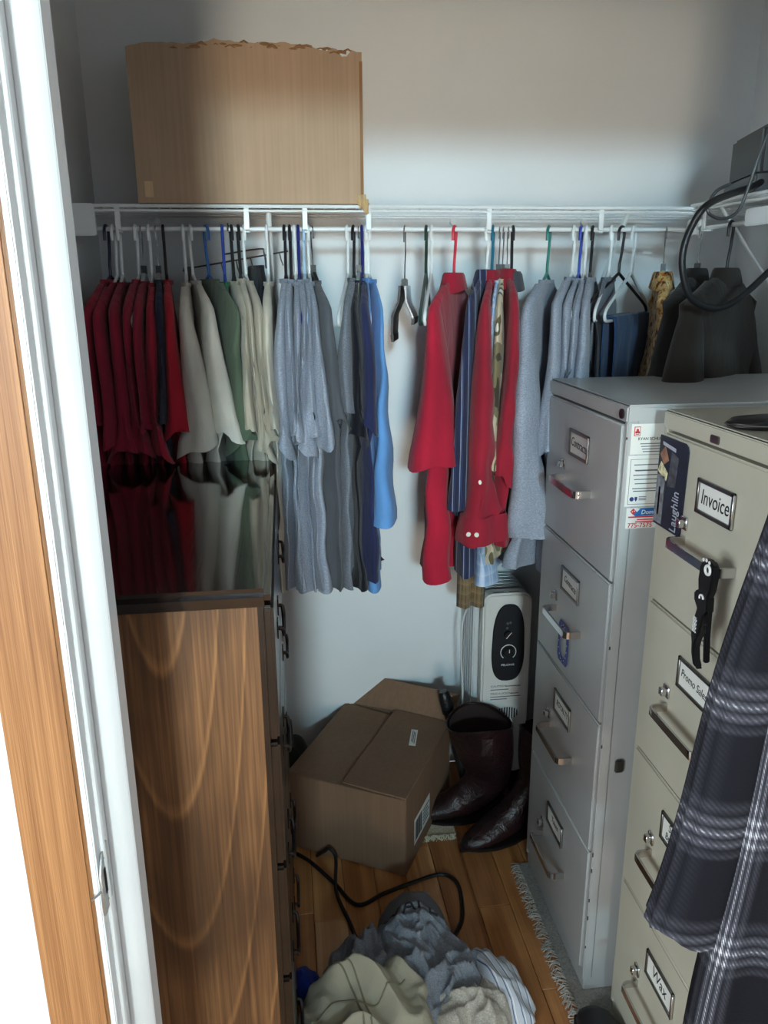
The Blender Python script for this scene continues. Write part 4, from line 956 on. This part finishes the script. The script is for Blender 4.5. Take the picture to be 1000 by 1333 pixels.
# empty hangers
X0, yw = yawfor(452, 441, 420); hanger('plastic', HW, 'empty white hanger left of the blue grey t-shirt', (X0, RODY, HOOKZ), yw)
X0, yw = yawfor(555, 547, 400); hanger('plastic', HDG, 'empty dark green hanger by the bare wall', (X0, RODY, HOOKZ), yw)
X0, yw = yawfor(562, 553, 400); hanger('plastic', HW, 'empty white hanger right beside the dark green one', (X0, RODY, HOOKZ), yw)
X0, yw = yawfor(527, 518, 415, .17)
o = empty('clamp_hanger', (X0, RODY, HOOKZ), yw); tag(o, 'empty chrome clamp hanger with black jaws by the bare wall', 'hanger', 'clothes hangers on the rod')
met = plain('hook_chrome', (190, 190, 192), .2, 1.0)
MB().tube([(0, 0, -.115), (0, .006, -.085), (0, .020, -.05), (0, .024, -.03)] + arc(0, -.011, .020, -.3, PI+.1, 12) + [(0, -.02, -.03)], .0016, 6).build('hook', met, o)
box('collar_block', blk, -.007, .007, -.009, .009, -.135, -.112, o, .002)
for s_, zl in ((-1, -.245), (1, -.205)):
    pr = [(s_*.003, -.128), (s_*.006, -.165), (s_*.020 , -.196), (s_*.022, zl)]
    pr2 = [(x+s_*.006, z) for x, z in reversed(pr)]
    MB().prism(pr+pr2, lambda u, v, t: (u, t, v), -.06, .06).build('jaw', blk if s_ < 0 else met, o, bevel=.001, seg=1)
    MB().prism([(s_*.021, zl-.012), (s_*.021, zl+.004), (s_*.029, zl+.004), (s_*.027, zl-.012)], lambda u, v, t: (u, t, v), -.06, .06).build('jaw_pad', rub, o)

# trousers folded over hangers
def trousers(label, mat, loc, rz, y0, y1, L, seed, zbar=-.211, over=.30):
    r_ = random.Random(seed); ph = [r_.uniform(0, 6.28) for _ in range(4)]; b = MB(); V = []; F = []
    path = [(-.013, zbar-over*(1-k/8)) for k in range(9)] + [(-.009, zbar+.004), (0, zbar+.008), (.009, zbar+.004)] + [(.013, zbar-L*k/16) for k in range(1, 17)]
    ny = 20
    rows = []
    for th_ in (0, 1):
        for i, (x, z) in enumerate(path):
            t = abs(z-zbar)/L
            for j in range(ny+1):
                y = y0+(y1-y0)*j/ny; y += .010*t*math.sin(ph[0]+j*.3)
                fo = t*(.010*math.sin(y*55+ph[1])+.006*math.sin(y*90+ph[2]))
                off = .004 if th_ else 0
                V.append((x+fo+(math.copysign(off, x) if abs(x) > .001 else 0), y, z+(off if abs(x) < .01 else 0)))
    R_ = len(path)
    for i in range(R_-1):
        for j in range(ny):
            a = i*(ny+1)+j; q = R_*(ny+1)
            F.append((a, a+1, a+ny+2, a+ny+1)); F.append((q+a, q+a+ny+1, q+a+ny+2, q+a+1))
    q = R_*(ny+1)
    for i in range(R_-1):
        for j in (0, ny):
            a = i*(ny+1)+j; F.append((a, a+ny+1, q+a+ny+1, q+a))
    for i in (0, R_-1):
        for j in range(ny): a = i*(ny+1)+j; F.append((a, a+1, q+a+1, q+a))
    b.add(V, F); o = b.build('trousers', mat, smooth=70); o.location = loc; o.rotation_euler = (0, 0, rz); tag(o, label, 'trousers', 'trousers folded over hangers')
X0, yw = yawfor(797, 766, 460); hanger('plastic', HW, 'white hanger left of the black trousers hanger', (X0, RODY, HOOKZ), yw, W=.16)
shirt('t_shirt', 'grey sleeveless top behind the black trousers', 'top', HGREY2, (X0, RODY, HOOKZ), yw, L=.5, sleeve='none', W=.13, th=.6, seed=51, group='garments on the back rod')
X0, yw = yawfor(810, 755, 430); hanger('plastic', HB, 'black hanger holding the black trousers', (X0, RODY, HOOKZ), yw); trousers('black trousers folded over a black hanger above the filing cabinet', BLKP, (X0, RODY, HOOKZ), yw, -.175, .10, .62, 3)
X0, yw = yawfor(826, 786, 430); hanger('plastic', HW, 'white hanger holding the blue trousers', (X0, RODY, HOOKZ), yw); trousers('dusty blue trousers folded over a white hanger', JEANS, (X0, RODY, HOOKZ), yw, -.155, .17, .66, 5)
X0, yw = yawfor(868, 864, 420, .15); hanger('clear', HCL, 'clear hanger with chrome hook holding the gold patterned blouse', (X0, RODY, HOOKZ), yw, W=.15)
shirt('blouse', 'gold brown patterned blouse beside the dark jackets', 'blouse', FLORAL, (X0, RODY, HOOKZ), yw, L=.60, sleeve='short', W=.15, th=1.1, seed=52, sl_w=.045, sl_len=.20, collar=True, group='garments on the back rod')
# jackets on the right hand rod
for i, (y, rz, mat, lab, hl, hm, hk) in enumerate(((1.900, -.70, BROWN, 'black brown jacket with stand collar above the grey cabinet', 'chrome hook hanger in the black brown jacket', HCL, 'clear'),
                                   (1.765, -.85, BROWN2, 'dark olive brown jacket nearest the right wall', 'black hanger in the dark olive brown jacket', HB, 'plastic'))):
    hanger(hk, hm, hl, (RX, y, HOOKZ), rz, 'clothes hangers on the right rod', W=.19)
    shirt('jacket', lab, 'jacket', mat, (RX, y, HOOKZ), rz, L=.66, sleeve='long', W=.195, th=1.5, shn=1.6, seed=60+i, sl_w=.045, sl_len=.5, collar=True, group='jackets on the right rod')
# chrome rack with small hooks, and two garments behind the front row
rk = empty('hook_rack', atY(300, 345, 2.03)); L0 = atY(300, 345, 2.03); tag(rk, 'chrome multi hook hanger bar behind the greige t-shirts', 'hanger')
qa, qb = atY(242, 350, 2.03)-L0, atY(375, 327, 2.03)-L0
MB().tube([qa, qb], .0022, 6).build('bar', met, rk)
for k in range(7):
    p = qa.lerp(qb, (k+.4)/7); MB().tube([p, p+Vector((.004, -.004, -.018)), p+Vector((.008, -.008, -.030))], .0016, 5).build('small_hook', met, rk)
qc, qd = atY(292, 331, 2.0)-L0, atY(338, 324, 2.0)-L0
MB().tube(smoothpath([qc, qd, qd+Vector((.010, 0, -.008)), qd+Vector((.014, 0, -.045))], 4), .0022, 6).build('arm', met, rk)
MB().tube(smoothpath([qa.lerp(qb, .45), qa.lerp(qb, .45)+Vector((0, -.03, .05)), Vector((qa.lerp(qb, .45).x, RODY-L0.y+.018, RODZ-L0.z)), Vector((qa.lerp(qb, .45).x, RODY-L0.y, RODZ-L0.z+.012)), Vector((qa.lerp(qb, .45).x, RODY-L0.y-.016, RODZ-L0.z-.004))], 5), .002, 6).build('hook', met, rk)
p = atY(333, 345, 2.06); shirt('jacket', 'black jacket hanging at the back between greige and beige shirts', 'jacket', BLACKF, (p.x, 2.05, HOOKZ), .25, L=.6, sleeve='none', W=.10, th=1.1, seed=70, group='garments on the back rod', top=-.085)
p = atY(247, 360, 2.06); shirt('blouse', 'taupe blouse hanging at the back left of the off-white shirts', 'blouse', TAUPE, (p.x, 2.06, HOOKZ), .1, L=.55, sleeve='none', W=.10, th=.8, seed=71, group='garments on the back rod', top=-.085)
# brown plaid cloth end showing below the striped shirt
p = atY(616, 790, 1.90); 
sc_o = empty('plaid_scarf', (p.x, 1.93, 0)); tag(sc_o, 'brown plaid scarf end hanging below the striped shirt in front of radiator', 'scarf')
V = []; F = []; nx, nz = 8, 24; ztop = RODZ-.13; zbt = p.z-.012
for i in range(nz+1):
    for j in range(nx+1):
        t = i/nz; wd = .012+.022*min(1, t*1.5); x = -wd+2*wd*j/nx; V.append((x, .012*math.sin(j*1.3+2*t)*t, ztop+(zbt-ztop)*t))
for i in range(nz):
    for j in range(nx): a = i*(nx+1)+j; F.append((a, a+1, a+nx+2, a+nx+1))
so = MB().add(V, F).build('cloth', TPLAID, sc_o, smooth=80)
md = so.modifiers.new('thick', 'SOLIDIFY'); md.thickness = .004

# ------------------------------------------------------------------ press neighbouring garments against each other so that they touch, not clip
def pack_garments():
    from mathutils.bvhtree import BVHTree
    import numpy as np
    bpy.context.view_layer.update()
    gs = [o for o in COL.objects if o.parent is None and o.type == 'MESH' and o.get('group') in ('garments on the back rod', 'trousers folded over hangers')]
    gs.sort(key=lambda o: o.location.x)
    st = .02; ys = np.arange(RODY-.32, RODY+.29, st); zs = np.arange(.66, 1.58, st); NY, NZ, N = len(ys), len(zs), len(gs)
    lo = np.full((N, NY, NZ), np.nan); hi = np.full((N, NY, NZ), np.nan)
    for g, o in enumerate(gs):
        V = [o.matrix_world @ v.co for v in o.data.vertices]
        for v in V: v.y = min(v.y, 2.203)
        bv = BVHTree.FromPolygons(V, [p.vertices for p in o.data.polygons])
        y0, y1 = min(v.y for v in V), max(v.y for v in V); z0, z1 = min(v.z for v in V), max(v.z for v in V)
        for a, y in enumerate(ys):
            if not y0 <= y <= y1: continue
            for b, z in enumerate(zs):
                if not z0 <= z <= z1: continue
                h = bv.ray_cast(Vector((-3, y, z)), Vector((1, 0, 0)))
                if h[0] is None: continue
                h2 = bv.ray_cast(Vector((3, y, z)), Vector((-1, 0, 0)))
                lo[g, a, b] = h[0].x; hi[g, a, b] = h2[0].x if h2[0] is not None else h[0].x
    nlo, nhi = lo.copy(), hi.copy()
    for a in range(NY):
        for b in range(NZ):
            ix = [g for g in range(N) if lo[g, a, b] == lo[g, a, b]]
            if len(ix) < 2: continue
            L_ = [lo[g, a, b] for g in ix]; H_ = [hi[g, a, b] for g in ix]
            c = [(p+q)/2 for p, q in zip(L_, H_)]; hw_ = [max(.002, (q-p)/2) for p, q in zip(L_, H_)]
            f = c[:]; r = c[:]; gap = .0065
            for k in range(1, len(c)): f[k] = max(f[k], f[k-1]+gap)
            for k in range(len(c)-2, -1, -1): r[k] = min(r[k], r[k+1]-gap)
            m = [max(cc-.035, min(cc+.035, (p+q)/2)) for p, q, cc in zip(f, r, c)]
            A_ = [mm-h_ for mm, h_ in zip(m, hw_)]; B_ = [mm+h_ for mm, h_ in zip(m, hw_)]
            for k in range(len(c)-1):
                if B_[k] > A_[k+1]:
                    bd_ = m[k]+(m[k+1]-m[k])*min(.7, max(.3, hw_[k]/(hw_[k]+hw_[k+1])))
                    B_[k] = min(B_[k], bd_-.0005); A_[k+1] = max(A_[k+1], bd_+.0005)
            for k, g in enumerate(ix): nlo[g, a, b], nhi[g, a, b] = A_[k], B_[k]
    def blur(d):
        for _ in range(2):
            p = np.pad(d, 1, constant_values=np.nan); acc = np.zeros_like(d); cnt = np.zeros_like(d)
            for i in (0, 1, 2):
                for j in (0, 1, 2):
                    q = p[i:i+NY, j:j+NZ]; ok = ~np.isnan(q); acc += np.where(ok, q, 0); cnt += ok
            d = np.where(np.isnan(d), np.nan, acc/np.maximum(cnt, 1))
        return d
    for g in range(N):
        nlo[g] = lo[g]+blur(nlo[g]-lo[g]); nhi[g] = hi[g]+blur(nhi[g]-hi[g])
    def sample(arr, y, z):
        fy = (y-ys[0])/st; fz_ = (z-zs[0])/st; a0 = int(math.floor(fy)); b0 = int(math.floor(fz_)); tot = 0; w_ = 0
        for da in (0, 1):
            for db in (0, 1):
                a, b = a0+da, b0+db
                if 0 <= a < NY and 0 <= b < NZ and arr[a, b] == arr[a, b]:
                    k = (1-abs(fy-a))*(1-abs(fz_-b))+1e-6; tot += arr[a, b]*k; w_ += k
        return tot/w_ if w_ else None
    for g, o in enumerate(gs):
        for ob in [o]+list(o.children_recursive):
            mw = ob.matrix_world; inv = mw.inverted()
            for v in ob.data.vertices:
                p = mw @ v.co; p.y = min(p.y, 2.203)
                l0 = sample(lo[g], p.y, p.z)
                if l0 is not None:
                    h0, l1, h1 = sample(hi[g], p.y, p.z), sample(nlo[g], p.y, p.z), sample(nhi[g], p.y, p.z)
                    if h0-l0 < .003 or ob.name.startswith(('collar', 'neckband')): p.x += (l1+h1-l0-h0)/2
                    else:
                        p.x = p.x+(l1-l0) if p.x < l0 else p.x+(h1-h0) if p.x > h0 else l1+(p.x-l0)/(h0-l0)*(h1-l1)
                v.co = inv @ p
            ob.data.update()
pack_garments()

# ------------------------------------------------------------------ black device with cords on the right hand shelf
dz = DECK+.0105
dv_ = empty('black_adapter_box', (1.155, 1.75, dz), -.25); tag(dv_, 'black boxy appliance with cords on the right hand wire shelf', 'appliance')
charc = plain('appliance_charcoal', (50, 54, 56), .5)
box('body', charc, -.115, .11, -.10, .12, .035, .135, dv_, .008, 3)
box('base', blk, -.122, .118, -.106, .125, 0, .038, dv_, .004)
box('side_groove', blk, -.06, -.052, -.1015, -.095, .045, .13, dv_, .0008, 1)
MB().tube(smoothpath([(-.085, -.085, .128), (-.088, -.09, .165), (-.06, -.092, .188), (-.02, -.09, .182), (.03, -.08, .175), (.09, -.06, .14)], 6), .008, 8).build('handle', blk, dv_)
rr = [[(.02+.085*q*math.cos(2*PI*k/20), -.03+.065*q*math.sin(2*PI*k/20), z) for k in range(20)] for q, z in ((1, .13), (.95, .15), (.75, .165), (.4, .172))]
MB().loft(rr, True, True).build('lid', blk, dv_)
MB().disc((-.012, -.100, .07), (0, -1, 0), .018, 16, .006).build('dial', blk, dv_)
cpts = [(1.05, 1.70, 1.735), (1.00, 1.66, 1.712)] + [tuple(atY(a_, b_, 1.57)) for a_, b_ in ((925, 264), (900, 296), (889, 330), (890, 360), (900, 388), (925, 401), (950, 396), (975, 378), (1000, 355), (1030, 330))] + [(1.12, 1.60, 1.65), (1.17, 1.68, DECK+.03)]
tag(MB().tube(smoothpath(cpts, 7), .0072, 10).build('thick_cable', cordm), 'thick black cable drooping in a loop from the shelf appliance', 'cable')
c2 = [tuple(atY(a_, b_, 1.62)) for a_, b_ in ((1012, 150), (998, 178), (984, 215), (974, 245), (964, 270), (952, 282), (935, 284), (922, 276), (924, 262), (934, 248), (950, 240))]
tag(MB().tube(smoothpath(c2, 7), .0034, 8).build('thin_cable', plain('cord_dark_grey', (58, 60, 62), .35)), 'thin grey cable curling under the shelf appliance', 'cable')
tag(MB().tube(smoothpath([(1.075, 1.66, 1.735), (1.09, 1.62, 1.712), (1.10, 1.55, 1.706), (1.115, 1.48, 1.702), (1.13, 1.40, 1.702)], 6), .009, 8).build('flat_strap', rub), 'short black strap trailing along the right hand shelf', 'strap')

# ------------------------------------------------------------------ plaid flannel shirt hanging at the near right
pf = empty('flannel_shirt', (.80, .81, 1.60)); tag(pf, 'black and grey plaid flannel shirt hanging in the right foreground', 'shirt')
plm = plaid_flannel('plaid_flannel_dark'); plm2 = plaid_flannel('plaid_flannel_light', 1.25)
def plaidloft(name, rings, parent, vs, us=1.0, base=None):
    b = MB().loft(rings); n = len(rings[0]); uv = []
    for r in rings:
        acc = 0
        for k, p in enumerate(r):
            uv.append((k/n*us, p[2]*vs))
    b.uv = uv
    b.v = [(x-.80, y-.81, z-1.60) for x, y, z in b.v]
    return b.build(name, plm if name == 'sleeve' else plm2, parent, smooth=80)
sl_r = []
for k in range(25):
    t = k/24; z = 1.475+(.655-1.475)*t
    lx = .607-.134*t+.006*math.sin(9*t); rx_ = .680-.110*t
    cx_ = (lx+rx_)/2; hw_ = (rx_-lx)/2*(.75+.45*t)
    sl_r.append([(cx_+hw_*math.cos(2*PI*j/28)*(1+.05*math.sin(3*j)), .836+(.030+.012*t)*math.sin(2*PI*j/28)-.010*t, z-.035*(math.cos(2*PI*j/28)*.5-.0)*t+(-.004*math.sin(j) if k == 24 else 0)) for j in range(28)])
plaidloft('sleeve', sl_r, pf, 5.6, 1.4)
bd_r = []
for k in range(30):
    t = k/29; z = 1.50+(.42-1.50)*t
    lx = .612-.050*min(1, t*1.2)-.060*max(0, t-.45)+.004*math.sin(12*t); rx_ = 1.02
    A_ = .022+.030*t; pts = []
    n = 64
    for j in range(n):
        a = 2*PI*j/n; c_, s_ = math.cos(a), math.sin(a); x = (lx+rx_)/2+(rx_-lx)/2*math.copysign(abs(c_)**.8, c_)
        pts.append((x, .795+A_*math.copysign(abs(s_)**.6, s_)*(.9+.25*math.sin(x*60))+.008*t*math.sin(x*45+1.5*t), z+(.010*math.sin(x*30) if k == 29 else 0)))
    bd_r.append(pts)
plaidloft('body', bd_r, pf, 5.6, 5.0)
MB().tube([(.605-.80, -.002, -.10), (.70-.80, -.002, -.06), (.80-.80, -.002, -.015), (.90-.80, -.002, -.06), (1.02-.80, -.002, -.10)], .008, 8).build('shoulder_yoke', plm, pf)
hk = empty('wall_hook', (.90, YF, 1.64)); tag(hk, 'small metal hook holding the plaid flannel shirt', 'hook')
MB().tube(smoothpath([(0, 0, 0), (-.05, .03, -.01), (-.10, .055, -.02), (-.105, .085, .0)], 4), .004, 8).build('prong', met, hk)
MB().disc((0, 0, 0), (0, 1, 0), .016, 14, .004).build('plate', met, hk)
MB().tube(smoothpath([(0, 0, -.012), (0, .0, .010), (0, -.006, .025), (0, -.018, .030), (0, -.024, .018)], 4), .003, 6).build('hanger_loop', met, pf)

# ------------------------------------------------------------------ put each empty at the base of its thing
bpy.context.view_layer.update()
for o in list(COL.objects):
    if o.type == 'EMPTY' and o.parent is None and o.location.length < 1e-6 and o.children:
        P = [c.matrix_world @ Vector(q) for c in o.children_recursive if c.type == 'MESH' for q in c.bound_box]
        base = Vector(((min(p.x for p in P)+max(p.x for p in P))/2, (min(p.y for p in P)+max(p.y for p in P))/2, min(p.z for p in P)))
        o.location = base
        for c in o.children: c.location = c.location-base
